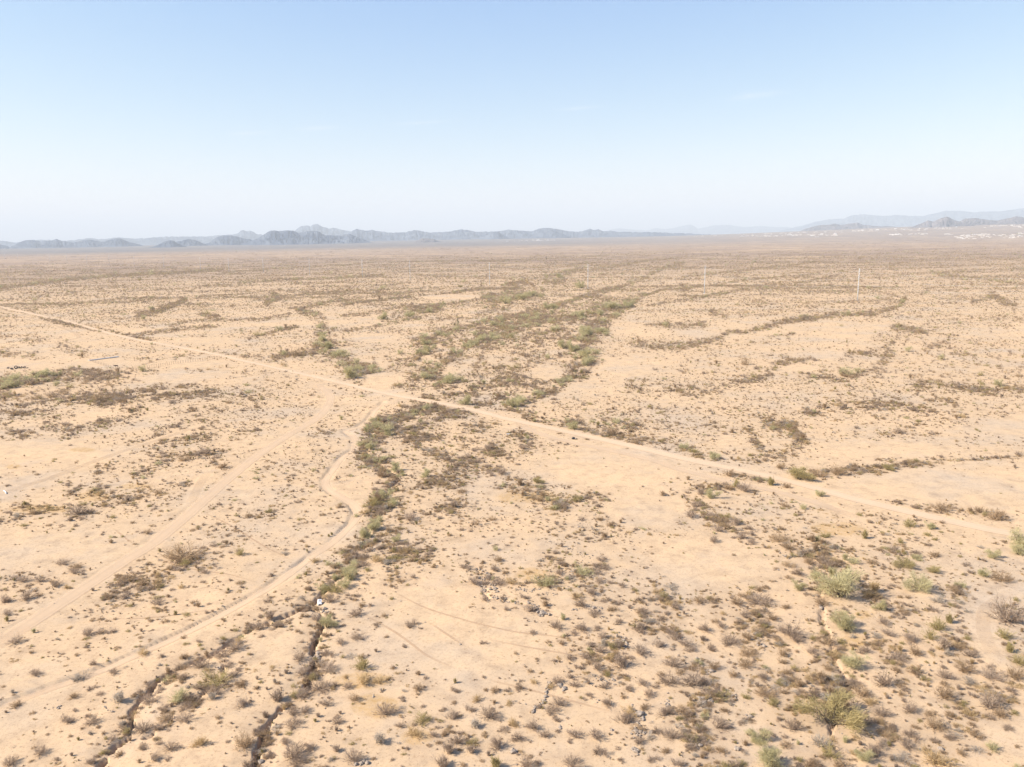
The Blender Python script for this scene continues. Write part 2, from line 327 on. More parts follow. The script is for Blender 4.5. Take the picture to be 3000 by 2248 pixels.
 ([(2000,1150),(2080,1140),(2160,1120),(2260,1090),(2310,1058)],20,.62,.03), ([(2350,1100),(2500,1110),(2560,1090),(2590,1060),(2612,1020)],18,.6,.05), ([(2450,1045),(2560,1035),(2610,1025)],12,.65,.05),
 ([(2720,1010),(2800,1020),(2870,1060)],18,.45,.03), ([(2690,1125),(2780,1132),(2850,1142),(3000,1140)],22,.6,.05), ([(2370,1205),(2450,1182),(2560,1182),(2650,1192),(2720,1212)],20,.62,.03), ([(2180,1240),(2210,1290),(2232,1330)],11,.7,.03),
 ([(2090,1250),(2140,1270)],14,.35,0), ([(2240,1230),(2310,1250),(2345,1282),(2350,1310),(2270,1332)],18,.75,.03), ([(2160,1348),(2260,1340),(2310,1370),(2340,1395),(2430,1388),(2500,1382),(2600,1375),(2690,1355),(2760,1350)],11,.9,.1),
 ([(2555,1280),(2640,1270),(2690,1240)],12,.5,.03), ([(2710,1347),(2860,1348),(3000,1338)],4,.6,.03), ([(2440,1432),(2600,1474),(2760,1494),(2900,1504),(2960,1522)],11,.5,.1), ([(2570,1340),(2620,1350)],8,.5,0),
 ([(2200,972),(2300,942),(2400,926),(2500,922),(2600,910),(2650,880)],9,.75,.1), ([(2400,890),(2560,882),(2620,870)],5,.5,0), ([(2730,797),(2860,817),(3000,836)],3.5,.8,.15), ([(2900,870),(2970,900)],10,.75,.03),
 ([(2620,958),(2710,972)],8,.85,.03), ([(2000,846),(2180,822),(2400,802)],3.5,.75,.08), ([(2000,812),(2150,795),(2250,785),(2400,768)],3,.7,.1), ([(2020,880),(2180,850),(2300,842)],3,.6,.05), ([(2080,915),(2130,930)],7,.6,0), ([(1900,950),(2060,955)],12,.5,.05),
 ([(1850,1010),(2000,1015),(2110,995)],12,.5,.03), ([(1850,1130),(1990,1140)],22,.4,.03), ([(1640,1190),(1800,1230),(1960,1290)],30,.42,.05), ([(2580,990),(2800,940),(3000,930)],25,.3,.05), ([(2700,860),(2800,800)],8,.5,.05),
 ([(120,935),(380,985),(452,1003)],5,.8,.03), ([(600,1028),(740,1048),(840,1070)],4,.5,.05), ([(70,905),(100,915)],5,.5,0), ([(511,1134),(620,1122),(720,1098)],7,.6,0),
]
BARE = [  # (cx, cy, rx, ry)
 (1330,1880,260,105),(1250,1760,110,60),(1790,1370,215,80),(2060,1640,210,85),(1900,1500,130,60),(560,1110,200,22),(560,1065,120,14),(2700,1430,330,42),(2600,1320,210,26),(110,1315,150,28),(120,1600,230,50),
 (330,1620,80,35),(830,1900,110,50),(1130,1110,70,25),(1600,1090,50,25),(1830,1080,90,25),(2430,1040,60,16),(1100,990,80,14),(1320,870,110,9),(300,1065,110,20),(60,1065,90,14),(620,1000,120,12),(1150,1150,60,12),
 (3000,1250,120,40),(2350,1080,70,14),(2930,2170,60,50),(550,1850,120,30),(600,1740,60,20),(2480,1640,30,10),(200,1330,160,25),(1980,1350,60,8),(2130,1300,25,25),(1500,1250,30,5),(720,1440,40,30),(100,1960,100,20)]
RUST = [(275,1455,60,16),(120,1490,90,12),(40,1370,30,10),(240,1320,40,8),(400,1425,50,10),(1060,1995,90,25),(1100,2070,70,40),(1540,1455,90,22),(1220,2160,50,25),(2500,1880,40,30),(1560,1690,60,20),(2530,1800,30,15),(2450,1550,90,20)]

RX, RY, RY0 = 4, 2, 660
gx = np.arange(0, 3000, RX) + RX / 2.0; gy = np.arange(RY0, 2300, RY) + RY / 2.0
GX, GY = np.meshgrid(gx, gy)
def poly_dist(pts, X, Y):
    d = np.full(X.shape, 1e9)
    for (x0, y0), (x1, y1) in zip(pts[:-1], pts[1:]):
        dx, dy = x1 - x0, y1 - y0; L = dx * dx + dy * dy + 1e-9
        t = np.clip(((X - x0) * dx + (Y - y0) * dy) / L, 0, 1)
        d = np.minimum(d, np.hypot(X - x0 - t * dx, Y - y0 - t * dy))
    return d
WX, WY = gp(GX, GY)
# open scrub everywhere: sparse near, thicker on the far plain, in long streaks
st = fbm(WX / 120 + 3, WY / 55 + WX / 400, 11, 4); st2 = fbm(WX / 30, WY / 22, 23, 3)
far = smooth(420, 800, WY)
DENS = 0.05 + 0.30 * st2 * (1 - far) * smooth(.35, .6, st) + far * (0.16 + 0.34 * smooth(.38, .60, fbm(WX / 60 + WY / 200, WY / 26, 29, 5)) * (0.3 + st2))
GREEN = 0.04 + 0 * GX
for pts, w, d, g in VEG:
    w = w * 1.05
    yv = [p[1] for p in pts]; xv = [p[0] for p in pts]
    m = (GX > min(xv) - 3 * w) & (GX < max(xv) + 3 * w) & (GY > min(yv) - 3 * w) & (GY < max(yv) + 3 * w)
    dist = poly_dist(pts, GX[m], GY[m] )
    k = 1 - smooth(w * .30, w * 1.75, dist + (fbm(GX[m] / w / 1.2, GY[m] / w * 1.6, 5, 3) - .5) * w * 1.3)
    wx, wy = WX[m], WY[m]; far_ = np.mean([p[1] for p in pts]) < 1010
    br = fbm(wx / 11, wy / 34, 131, 4) if far_ else fbm(wx / 4.5, wy / 8, 133, 4)
    k = k * (.50 + .75 * smooth(.40, .62, br)) if d > .3 and w > 9 else k
    DENS[m] = np.maximum(DENS[m], np.minimum(d * k, 1.0) * (.86 if far_ else 1.0)); GREEN[m] = np.maximum(GREEN[m] * (1 - np.minimum(k, 1)), g * k * smooth(.35, .6, fbm(wx / 14, wy / 20, 137, 2)) * 1.3)
def blob(lst, X, Y):
    o = np.zeros(X.shape)
    for cx, cy, rx, ry in lst:
        q = np.hypot((X - cx) / rx, (Y - cy) / ry) + (fbm(X / 40, Y / 25, 9, 2) - .5) * .5
        o = np.maximum(o, 1 - smooth(.7, 1.1, q))
    return o
BAREM = blob(BARE, GX, GY)
DENS *= 1 - .95 * BAREM
RUSTM = blob(RUST, GX, GY)
ROADM = np.zeros(GX.shape)
for k_, (pts, w) in ROAD.items():
    m = poly_dist([gp(*p) for p in pts], WX, WY) < w * .5 + .5
    ROADM[m] = 1
DENS *= 1 - ROADM
def look(R, X, Y):
    sx, sy = px(X, Y)
    i = np.clip(((sy - RY0) / RY).astype(int), 0, R.shape[0] - 1); j = np.clip((sx / RX).astype(int), 0, R.shape[1] - 1)
    return R[i, j]

# ------------------------------------------------------------------ terrain
def wig(pts, amp, seed):
    """photo points -> ground polyline, subdivided and made to wander a little"""
    P = [np.array(gp(*p), float).ravel() for p in pts]; out = []
    r = np.random.default_rng(seed)
    for a, b in zip(P[:-1], P[1:]):
        n = max(1, int(np.linalg.norm(b - a) / 3.0)); d = (b - a) / (np.linalg.norm(b - a) + 1e-9); q = np.array([-d[1], d[0]])
        for i in range(n):
            t = i / n; out.append(a + (b - a) * t + (q * r.normal() * amp if i else 0))
    out.append(P[-1]); return [tuple(p) for p in out]
GW = [(wig(p, .5, i), hw, dp) for i, (p, hw, dp) in enumerate(GULLY)]
CUT = [([tuple(np.array(gp(*p), float)) for p in ROAD['curvy'][0]], 1.9, .30), ([tuple(np.array(gp(*p), float)) for p in ROAD['left'][0]], 3.5, .08)]
def side_dist(pts, X, Y):
    """distance to the line, signed: negative on the -X side"""
    d = np.full(X.shape, 1e9); sg = np.ones(X.shape)
    for (x0, y0), (x1, y1) in zip(pts[:-1], pts[1:]):
        dx, dy = x1 - x0, y1 - y0; L = dx * dx + dy * dy + 1e-9
        t = np.clip(((X - x0) * dx + (Y - y0) * dy) / L, 0, 1); q = np.hypot(X - x0 - t * dx, Y - y0 - t * dy)
        c_ = (dx * (Y - y0) - dy * (X - x0)) * (1 if dy < 0 else -1); m = q < d
        d = np.where(m, q, d); sg = np.where(m, np.sign(c_), sg)
    return d * sg
def rise(X, Y):
    d = np.hypot(X, Y); az = np.arctan2(X, np.maximum(Y, 1)) / .57
    top = 30 + 25 * smooth(-1, 0, az) + 95 * smooth(.25, 1.0, az)
    return top * smooth(4500, 12500, d)
def height(X, Y):
    X = np.asarray(X, float); Y = np.asarray(Y, float); d = np.hypot(X, Y)
    z = rise(X, Y) + (fbm(X / 60, Y / 60, 31, 3) - .5) * 1.2 * (1 - smooth(1500, 3000, d))
    near = d < 420
    if near.any():
        xn, yn = X[near], Y[near]
        zz = (fbm(xn / 3.1, yn / 3.1, 41, 3) - .5) * .16
        for pts, hw, dp in GW:
            P = np.array(pts); m = (xn > P[:, 0].min() - 6) & (xn < P[:, 0].max() + 6) & (yn > P[:, 1].min() - 6) & (yn < P[:, 1].max() + 6)
            if not m.any(): continue
            q = poly_dist(pts, xn[m], yn[m]); nn = fbm(xn[m] / 1.3, yn[m] / 1.3, 3, 2)
            wv = hw * (.20 + .30 * vnoise(xn[m] / 4, yn[m] / 4, 8)); dv = dp * (.50 + .5 * vnoise(xn[m] / 7, yn[m] / 7, 12))
            zz[m] -= dv * (1 - smooth(wv * .45, wv * 1.15, q + (nn - .5) * 1.0)) + dp * .12 * (1 - smooth(wv, wv + 2.5, q))
        for pts, w, dp in CUT:
            P = np.array(pts); m = (xn > P[:, 0].min() - 6) & (xn < P[:, 0].max() + 6) & (yn > P[:, 1].min() - 6) & (yn < P[:, 1].max() + 6)
            if not m.any(): continue
            xm, ym = xn[m], yn[m]; q = side_dist(pts, xm, ym) + (vnoise(xm / 2.2, ym / 2.2, 71) - .5) * .3
            zz[m] -= dp * smooth(-w * .5 - .3, -w * .5 - .1, q) * (1 - smooth(-w * .5, w * .5 + .6, q)) * (.35 + .65 * smooth(.25, .6, vnoise(xm / 5, ym / 5, 77)))
        z[near] += zz
    return z
def hz(x, y): return float(height(np.array([x]), np.array([y]))[0])

R_ = [0.01, 12, 25, 40, 52]; r = 60.0
while r < 420: R_.append(r); r *= 1.0034
while r < 3200: R_.append(r); r *= 1.010
while r < 46000: R_.append(r); r *= 1.035
R_ = np.array(R_)
A_ = np.concatenate([np.linspace(-180, -41, 24), np.linspace(-39, 39, 640), np.linspace(41, 180, 24)[:-1]])
RR, AA = np.meshgrid(R_, np.radians(A_), indexing='ij')
VX, VY = RR * np.sin(AA), RR * np.cos(AA)
VZ = height(VX.ravel(), VY.ravel())
V = np.stack([VX.ravel(), VY.ravel(), VZ], 1)
nr, na = RR.shape
i = np.arange(nr - 1)[:, None]; j = np.arange(na)[None, :]
Fq = np.stack([i * na + j, i * na + (j + 1) % na, (i + 1) * na + (j + 1) % na, (i + 1) * na + j], -1).reshape(-1, 4)[:, ::-1]
V = np.vstack([V, [[0, 0, 0]]])
M_ground, nt, bs = nmat('desert_soil')
geo = nt.nodes.new('ShaderNodeNewGeometry').outputs['Position']
mp = nt.nodes.new('ShaderNodeMapping'); mp.inputs['Scale'].default_value = (1.0, 1.9, 1.0); mp.inputs['Rotation'].default_value = (0, 0, .22); nt.links.new(geo, mp.inputs['Vector'])
G1, G2, G3 = (.485,.350,.220), (.435,.338,.242), (.525,.370,.226)
n1 = noise(nt, geo, .035, 5, .6); n2 = noise(nt, geo, .35, 6, .65); n3 = noise(nt, geo, 2.6, 5, .7)
c = ramp(nt, [(.32, G2), (.5, G1), (.68, G3)]); nt.links.new(n1.outputs[0], c.inputs[0])
c2 = ramp(nt, [(.3, (.76,.755,.77)), (.5, (.99,.99,.99)), (.72, (1.06,1.04,1.0))]); nt.links.new(n2.outputs[0], c2.inputs[0])
col = mixc(nt, 1.0, c.outputs[0], c2.outputs[0], 'MULTIPLY')
c3 = ramp(nt, [(.30, (.58,.53,.50)), (.46, (.98,.98,.98)), (.75, (1.06,1.04,1.02))]); nt.links.new(n3.outputs[0], c3.inputs[0])
col = mixc(nt, .75, col, mixc(nt, 1.0, col, c3.outputs[0], 'MULTIPLY'))
gv = noise(nt, geo, .11, 6, .7); col = mixc(nt, mth(nt, 'MULTIPLY', mth(nt, 'SUBTRACT', gv.outputs[0], .53, True), 3.4, True), col, mixc(nt, n3.outputs[0], (.30,.235,.175), (.52,.40,.28)))
# dry litter among the shrubs, straw-coloured grass, gravelly wash beds
cov = attr(nt, 'cover'); rust = attr(nt, 'rust'); wash = attr(nt, 'wash'); farA = attr(nt, 'far')
lit = mth(nt, 'MULTIPLY', cov, mth(nt, 'MULTIPLY', mth(nt, 'SUBTRACT', n3.outputs[0], .22, True), 2.1, True), True)
col = mixc(nt, lit, col, (.33,.235,.15))
nr_ = noise(nt, geo, 1.3, 5, .75)
col = mixc(nt, mth(nt, 'MULTIPLY', rust, mth(nt, 'MULTIPLY', mth(nt, 'SUBTRACT', nr_.outputs[0], .36, True), 3.2, True)), col, (.37,.235,.10))
col = mixc(nt, mth(nt, 'MULTIPLY', wash, .5), col, (.40,.265,.165))
n5 = noise(nt, geo, 7.0, 3, .6); c5 = ramp(nt, [(.30, (.55,.50,.47)), (.40, (1,1,1)), (1.0, (1,1,1))]); nt.links.new(n5.outputs[0], c5.inputs[0])
col = mixc(nt, .8, col, mixc(nt, 1.0, col, c5.outputs[0], 'MULTIPLY'))
n6 = noise(nt, geo, 2.3, 3, .6); c6 = ramp(nt, [(.0, (1,1,1)), (.62, (1,1,1)), (.72, (.70,.64,.58))]); nt.links.new(n6.outputs[0], c6.inputs[0])
col = mixc(nt, .75, col, mixc(nt, 1.0, col, c6.outputs[0], 'MULTIPLY'))
# far plain: low scrub too small and too many to build one by one
nf = noise(nt, mp.outputs[0], .09, 7, .78); nf2 = noise(nt, mp.outputs[0], .0055, 5, .6); nf3 = noise(nt, mp.outputs[0], .0016, 4, .55); nf4 = noise(nt, mp.outputs[0], .022, 5, .7)
sp_ = mth(nt, 'ADD', mth(nt, 'ADD', mth(nt, 'MULTIPLY', nf.outputs[0], .55), mth(nt, 'MULTIPLY', nf4.outputs[0], .5)), mth(nt, 'ADD', mth(nt, 'MULTIPLY', nf2.outputs[0], .75), mth(nt, 'MULTIPLY', nf3.outputs[0], .45)))
spk = ramp(nt, [(.0, (0,0,0)), (.93, (0,0,0)), (1.0, (1,1,1))]); nt.links.new(mth(nt, 'MULTIPLY', sp_, .93), spk.inputs[0])
spf = mth(nt, 'MULTIPLY', mth(nt, 'SUBTRACT', sp_, .90), 3.4, True)
col = mixc(nt, mth(nt, 'MULTIPLY', mth(nt, 'MULTIPLY', spf, farA), .9), col, (.225,.165,.13))
dk = attr(nt, 'far_dark')
col = mixc(nt, mth(nt, 'MULTIPLY', dk, mth(nt, 'ADD', .55, mth(nt, 'MULTIPLY', nf3.outputs[0], .6)), True), col, (.115,.112,.115))
nt.links.new(col, bs.inputs['Base Color'])
bmp = nt.nodes.new('ShaderNodeBump'); bmp.inputs['Strength'].default_value = .35; bmp.inputs['Distance'].default_value = .08
nt.links.new(noise(nt, geo, 1.8, 6, .7).outputs[0], bmp.inputs['Height']); nt.links.new(bmp.outputs[0], bs.inputs['Normal'])
bs.inputs['Roughness'].default_value = 1.0; bs.inputs['Specular IOR Level'].default_value = 0.0
me = mesh_np('ground', V, Fq, M_ground, True)
# centre fan
bm_ = len(V) - 1
def point_attr(me, name, a):
    at = me.attributes.new(name, 'FLOAT', 'POINT'); at.data.foreach_set('value', np.asarray(a, np.float32))
inv = (np.abs(AA).ravel() < math.radians(38)) & (RR.ravel() < 5000)
dd = np.hypot(V[:, 0], V[:, 1])
cv = np.zeros(len(V)); ru = cv.copy(); wa = cv.copy()
idx = np.nonzero(inv)[0]
cv[idx] = look(DENS, V[idx, 0], V[idx, 1]); ru[idx] = look(RUSTM, V[idx, 0], V[idx, 1])
cv *= 1 - smooth(1500, 3000, dd)
idn = np.nonzero(dd < 420)[0]
for pts, hw, dp in GW:
    q = poly_dist(pts, V[idn, 0], V[idn, 1]); wa[idn] = np.maximum(wa[idn], (1 - smooth(hw * .4, hw * .4 + .8, q)) * .4)
point_attr(me, 'cover', cv); point_attr(me, 'rust', ru); point_attr(me, 'wash', wa); point_attr(me, 'far', smooth(600, 2000, dd))
azn = np.arctan2(V[:, 0], np.maximum(V[:, 1], 1)) / .57
point_attr(me, 'far_dark', smooth(4300, 6800, dd) * (.85 - .55 * smooth(-.2, .7, azn)))  # soil blends to a darker grey far out, most strongly on the left
ground = link('ground', me); tag(ground, kind='structure')

# roads and paths: thin sheets lying on the ground
def road_mat(name, ca, cb, solid):
    m, nt, b = nmat(name); geo = nt.nodes.new('ShaderNodeNewGeometry').outputs['Position']
    v = attr(nt, 'across')                                   # -1 .. 1 across the road
    n = noise(nt, geo, .5, 5, .65); n2 = noise(nt, geo, 3.0, 4, .7)
    a = mth(nt, 'ABSOLUTE', v)
    rut = mth(nt, 'SUBTRACT', 1.0, mth(nt, 'MULTIPLY', mth(nt, 'ABSOLUTE', mth(nt, 'SUBTRACT', a, .45)), 5.0), True)
    col = mixc(nt, mth(nt, 'MULTIPLY', n.outputs[0], .9), ca, cb)
    col = mixc(nt, mth(nt, 'MULTIPLY', rut, .5), col, tuple(x * .84 for x in cb))
    col = mixc(nt, .2, col, mixc(nt, n2.outputs[0], (.42,.30,.2), (.66,.49,.33)))
    nt.links.new(col, b.inputs['Base Color'])
    edge = mth(nt, 'SUBTRACT', 1.18, mth(nt, 'ADD', a, mth(nt, 'MULTIPLY', n.outputs[0], .36)))
    al = mth(nt, 'MULTIPLY', mth(nt, 'MULTIPLY', mth(nt, 'MULTIPLY', edge, 4.0, True), solid), attr(nt, 'fade'))
    nt.links.new(al, b.inputs['Alpha']); b.inputs['Roughness'].default_value = 1; b.inputs['Specular IOR Level'].default_value = 0
    return m
M_main = road_mat('packed_pale_dirt', (.62,.455,.305), (.58,.42,.28), .8)
M_side = road_mat('packed_dirt', (.62,.455,.308), (.58,.425,.28), .6)
M_curvy = road_mat('worn_pale_dirt', (.585,.43,.288), (.55,.40,.265), .65)
M_faint = road_mat('faint_track_dirt', (.56,.41,.27), (.52,.38,.25), .25)
M_trail = road_mat('rusty_trail_dirt', (.46,.30,.18), (.50,.34,.21), .42)
def smooth_line(pts, step):
    P = np.array([np.array(gp(*p), float).ravel() for p in pts]); n = len(P); out = []
    for k in range(n - 1):
        p0, p1, p2, p3 = P[max(k - 1, 0)], P[k], P[k + 1], P[min(k + 2, n - 1)]
        m = max(2, int(np.linalg.norm(p2 - p1) / step))
        for t in np.arange(m) / m:
            out.append(.5 * ((2 * p1) + (-p0 + p2) * t + (2 * p0 - 5 * p1 + 4 * p2 - p3) * t * t + (-p0 + 3 * p1 - 3 * p2 + p3) * t ** 3))
    out.append(P[-1]); return np.array(out)
def ribbon(name, pts, w, mat, lift, step=1.2, nx=9):
    P = smooth_line(pts, step); T = np.gradient(P, axis=0); T /= np.linalg.norm(T, axis=1)[:, None] + 1e-9
    N = np.stack([-T[:, 1], T[:, 0]], 1); u = np.linspace(-1, 1, nx)
    X = P[:, 0:1] + N[:, 0:1] * u * w / 2; Y = P[:, 1:2] + N[:, 1:2] * u * w / 2
    Z = height(X.ravel(), Y.ravel()) + lift
    v = np.stack([X.ravel(), Y.ravel(), Z], 1); a, b = X.shape
    i = np.arange(a - 1)[:, None]; j = np.arange(b - 1)[None, :]
    f = np.stack([i * b + j, i * b + j + 1, (i + 1) * b + j + 1, (i + 1) * b + j], -1).reshape(-1, 4)[:, ::-1]
    me = mesh_np(name, v, f, mat, True); point_attr(me, 'across', np.tile(u, a))
    cl_ = np.concatenate([[0], np.cumsum(np.linalg.norm(np.diff(P, axis=0), axis=1))]); fd = min(9.0, cl_[-1] * .35)
    point_attr(me, 'fade', np.repeat(np.clip(np.minimum(cl_, cl_[-1] - cl_) / fd, 0, 1), b))
    o = link(name, me); tag(o, kind='structure'); return o
for k_, (pts, w) in ROAD.items():
    ribbon('dirt_road' if k_ in ('main', 'left', 'curvy', 'side') else 'dirt_track', pts, w,
           M_main if k_ == 'main' else M_curvy if k_ == 'curvy' else M_side if k_ in ('left', 'side') else M_faint, .05 if k_ in ('main',) else .04)
for t_ in TRAIL: ribbon('foot_path', t_, .42, M_trail, .03, .8, 5)

# ------------------------------------------------------------------ hills and mountain ranges
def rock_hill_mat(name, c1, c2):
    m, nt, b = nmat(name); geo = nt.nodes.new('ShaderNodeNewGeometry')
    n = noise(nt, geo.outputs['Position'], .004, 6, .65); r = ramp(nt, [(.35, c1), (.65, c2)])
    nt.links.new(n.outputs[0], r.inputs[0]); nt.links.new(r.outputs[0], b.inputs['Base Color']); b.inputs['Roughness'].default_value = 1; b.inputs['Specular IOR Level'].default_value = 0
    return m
M_hill = rock_hill_mat('haze_tinted_rock', (.02,.035,.07), (.11,.125,.155))  # blue of distant haze painted into the rock colour
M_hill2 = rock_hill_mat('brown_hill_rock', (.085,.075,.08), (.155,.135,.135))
def ridge(name, prof, dist, mat, depth, seed, rough=1.0, curve=0.0):
    """prof: skyline points (photo pixels); built as a real range at distance dist with spurs on both flanks"""
    d0 = dist * .76 if 11000 < dist < 26000 else dist; prof = list(prof)
    for e_, sg in ((0, -1), (-1, 1)):                     # let both ends run out into the plain
        x0, y0 = prof[e_]; a, b, c_ = ray(x0, y0); h_ = math.hypot(a, b); yb = float(px(a / h_ * d0, b / h_ * d0, float(rise(a / h_ * d0, b / h_ * d0)) - 8)[1]); q = max(yb - y0, 1)
        ex = [(x0 + sg * q * .9, y0 + q * .42), (x0 + sg * q * 2.2, y0 + q * .75), (x0 + sg * q * 4.5, yb + .5)]
        prof = ex[::-1] + prof if sg < 0 else prof + ex
    xs = np.array([p[0] for p in prof], float); ys = np.array([p[1] for p in prof], float)
    n = int(max(60, (xs[-1] - xs[0]) * .9)); sx = np.linspace(xs[0], xs[-1], n)
    sy = np.interp(sx, xs, ys) + (fbm(sx / 9.0, sx * 0 + seed, seed, 4) - .5) * 3.2 * rough
    dist = dist * .76 if 11000 < dist < 26000 else dist; depth = depth * .76
    X, Y, Z = ray(sx, sy); hyp = np.hypot(X, Y); ux, uy = X / hyp, Y / hyp
    rr = dist * (1 + curve * (fbm(sx / 150, sx * 0, seed + 3, 2) - .5))
    top = CAMH + Z / hyp * rr
    base = rise(ux * rr, uy * rr) - 8
    ht = np.maximum(top - base, 2.0)
    e = np.minimum(smooth(0, 12, np.arange(n)), 1) * np.minimum(smooth(0, 12, np.arange(n)[::-1]), 1)
    T = np.linspace(-1, 1, 41); v = []
    for t in T:
        w = abs(t); dw = depth * (.55 + .45 * np.clip(ht / ht.max(), 0, 1))
        R = rr + t * dw
        sp_ = 1 - np.abs(2 * fbm(sx / (10 + 16 * w) + seed, sx * 0 + t * 2.2, seed + 9, 4) - 1) * 1.7
        k = (1 - w) ** 1.15; mod = 1 - np.minimum(w * 3.2, 1) * (.52 - .52 * sp_) * 1.45
        z = (base - 25) + (ht + 25) * np.clip(k * np.clip(mod, .1, 1.0), 0, 1) * np.where(w < .02, 1, e * .98 + .02)
        v.append(np.stack([ux * R, uy * R, z], 1))
    v = np.array(v); a, b = v.shape[:2]
    i = np.arange(a - 1)[:, None]; j = np.arange(b - 1)[None, :]
    f = np.stack([i * b + j, i * b + j + 1, (i + 1) * b + j + 1, (i + 1) * b + j], -1).reshape(-1, 4)
    o = link(name, mesh_np(name, v.reshape(-1, 3), f, mat, True)); tag(o, kind='structure'); return o
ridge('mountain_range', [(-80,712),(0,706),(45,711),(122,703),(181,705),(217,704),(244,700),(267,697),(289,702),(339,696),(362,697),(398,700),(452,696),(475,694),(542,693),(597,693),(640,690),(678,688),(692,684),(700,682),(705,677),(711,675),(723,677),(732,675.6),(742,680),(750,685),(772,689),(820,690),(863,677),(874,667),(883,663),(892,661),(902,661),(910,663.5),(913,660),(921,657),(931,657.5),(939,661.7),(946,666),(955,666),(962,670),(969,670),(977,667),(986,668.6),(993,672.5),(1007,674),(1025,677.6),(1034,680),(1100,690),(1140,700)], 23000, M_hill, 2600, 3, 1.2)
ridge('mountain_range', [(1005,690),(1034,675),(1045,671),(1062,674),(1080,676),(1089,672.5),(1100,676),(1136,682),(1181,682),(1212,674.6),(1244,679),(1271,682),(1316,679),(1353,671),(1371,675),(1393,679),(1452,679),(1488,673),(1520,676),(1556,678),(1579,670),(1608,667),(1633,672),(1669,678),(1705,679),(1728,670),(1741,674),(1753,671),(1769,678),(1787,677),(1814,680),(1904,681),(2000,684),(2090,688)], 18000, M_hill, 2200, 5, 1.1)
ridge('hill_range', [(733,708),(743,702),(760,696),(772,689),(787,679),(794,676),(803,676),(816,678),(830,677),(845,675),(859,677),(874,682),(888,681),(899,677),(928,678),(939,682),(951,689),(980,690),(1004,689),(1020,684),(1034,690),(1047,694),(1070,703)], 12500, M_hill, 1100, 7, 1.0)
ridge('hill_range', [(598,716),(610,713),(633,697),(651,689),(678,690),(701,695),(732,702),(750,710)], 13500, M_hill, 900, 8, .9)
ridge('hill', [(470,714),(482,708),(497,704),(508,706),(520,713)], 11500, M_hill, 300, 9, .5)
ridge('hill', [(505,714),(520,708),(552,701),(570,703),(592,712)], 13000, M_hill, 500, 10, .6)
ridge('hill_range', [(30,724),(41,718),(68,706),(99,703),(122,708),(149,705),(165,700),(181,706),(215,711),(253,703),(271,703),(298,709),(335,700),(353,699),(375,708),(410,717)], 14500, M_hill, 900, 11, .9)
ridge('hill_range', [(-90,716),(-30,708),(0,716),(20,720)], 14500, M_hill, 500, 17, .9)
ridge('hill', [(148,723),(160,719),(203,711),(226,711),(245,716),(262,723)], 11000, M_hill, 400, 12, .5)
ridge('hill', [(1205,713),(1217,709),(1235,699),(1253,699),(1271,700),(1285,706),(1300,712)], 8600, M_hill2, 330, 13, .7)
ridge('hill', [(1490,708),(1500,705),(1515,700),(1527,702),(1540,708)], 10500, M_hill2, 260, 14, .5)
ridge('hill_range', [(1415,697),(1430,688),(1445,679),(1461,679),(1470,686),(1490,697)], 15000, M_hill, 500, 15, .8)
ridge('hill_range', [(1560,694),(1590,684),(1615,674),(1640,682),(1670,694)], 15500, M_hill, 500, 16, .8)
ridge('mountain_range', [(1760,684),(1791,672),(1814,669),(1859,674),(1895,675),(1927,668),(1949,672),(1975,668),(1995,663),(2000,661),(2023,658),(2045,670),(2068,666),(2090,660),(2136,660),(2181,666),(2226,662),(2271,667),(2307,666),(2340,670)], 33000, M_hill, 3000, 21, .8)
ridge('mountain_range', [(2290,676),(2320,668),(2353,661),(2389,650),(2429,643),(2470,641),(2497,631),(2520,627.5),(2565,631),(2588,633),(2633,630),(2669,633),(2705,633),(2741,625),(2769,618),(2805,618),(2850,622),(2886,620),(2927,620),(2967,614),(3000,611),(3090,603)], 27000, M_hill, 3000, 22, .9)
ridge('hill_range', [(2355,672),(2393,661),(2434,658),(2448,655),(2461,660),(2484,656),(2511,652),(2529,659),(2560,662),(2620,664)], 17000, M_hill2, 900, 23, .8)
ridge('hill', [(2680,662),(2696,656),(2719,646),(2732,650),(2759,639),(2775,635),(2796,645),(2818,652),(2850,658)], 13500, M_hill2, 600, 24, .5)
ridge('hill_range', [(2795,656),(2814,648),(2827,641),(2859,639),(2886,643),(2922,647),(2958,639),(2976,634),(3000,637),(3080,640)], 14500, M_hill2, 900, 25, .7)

# ------------------------------------------------------------------ air
def add_haze():
    m = bpy.data.materials.new('air'); m.use_nodes = True; nt = m.node_tree
    nt.nodes.remove(nt.nodes['Principled BSDF'])
    v = nt.nodes.new('ShaderNodeVolumePrincipled'); v.inputs['Color'].default_value = (.88,.945,.985,1)
    v.inputs['Density'].default_value = HAZE; v.inputs['Anisotropy'].default_value = 0.0
    nt.links.new(v.outputs[0], nt.nodes['Material Output'].inputs['Volume'])
    b = MB(); b.box((0, 0, 640), (96000, 96000, 1400)); o = b.build('haze', m); tag(o, kind='stuff')
HAZE = 7.0e-5
add_haze()

# ------------------------------------------------------------------ plants
def twigs(r, P, D, L, w, bend, n_=None):
    """tapering, curved two-segment blades: start P, direction D, length L, width w"""
    n = len(P); D = D / np.linalg.norm(D, axis=1)[:, None]
    rnd = r.normal(size=(n, 3)); S = np.cross(D, rnd); S /= np.linalg.norm(S, axis=1)[:, None] + 1e-9
    D2 = D + rnd * .18 + np.array([0, 0, 1]) * bend; D2 /= np.linalg.norm(D2, axis=1)[:, None]
    L = np.broadcast_to(L, (n,))[:, None]; w = np.broadcast_to(w, (n,))[:, None] / 2
    M = P + D * L * .5; T = M + D2 * L * .5
    v = np.stack([P - S * w, P + S * w, M - S * w * .8, M + S * w * .8, T], 1).reshape(-1, 3)
    o = np.arange(n)[:, None, None] * 5; f = (np.array([[0, 1, 3], [0, 3, 2], [2, 3, 4]])[None] + o).reshape(-1, 3)
    return v, f, M, T
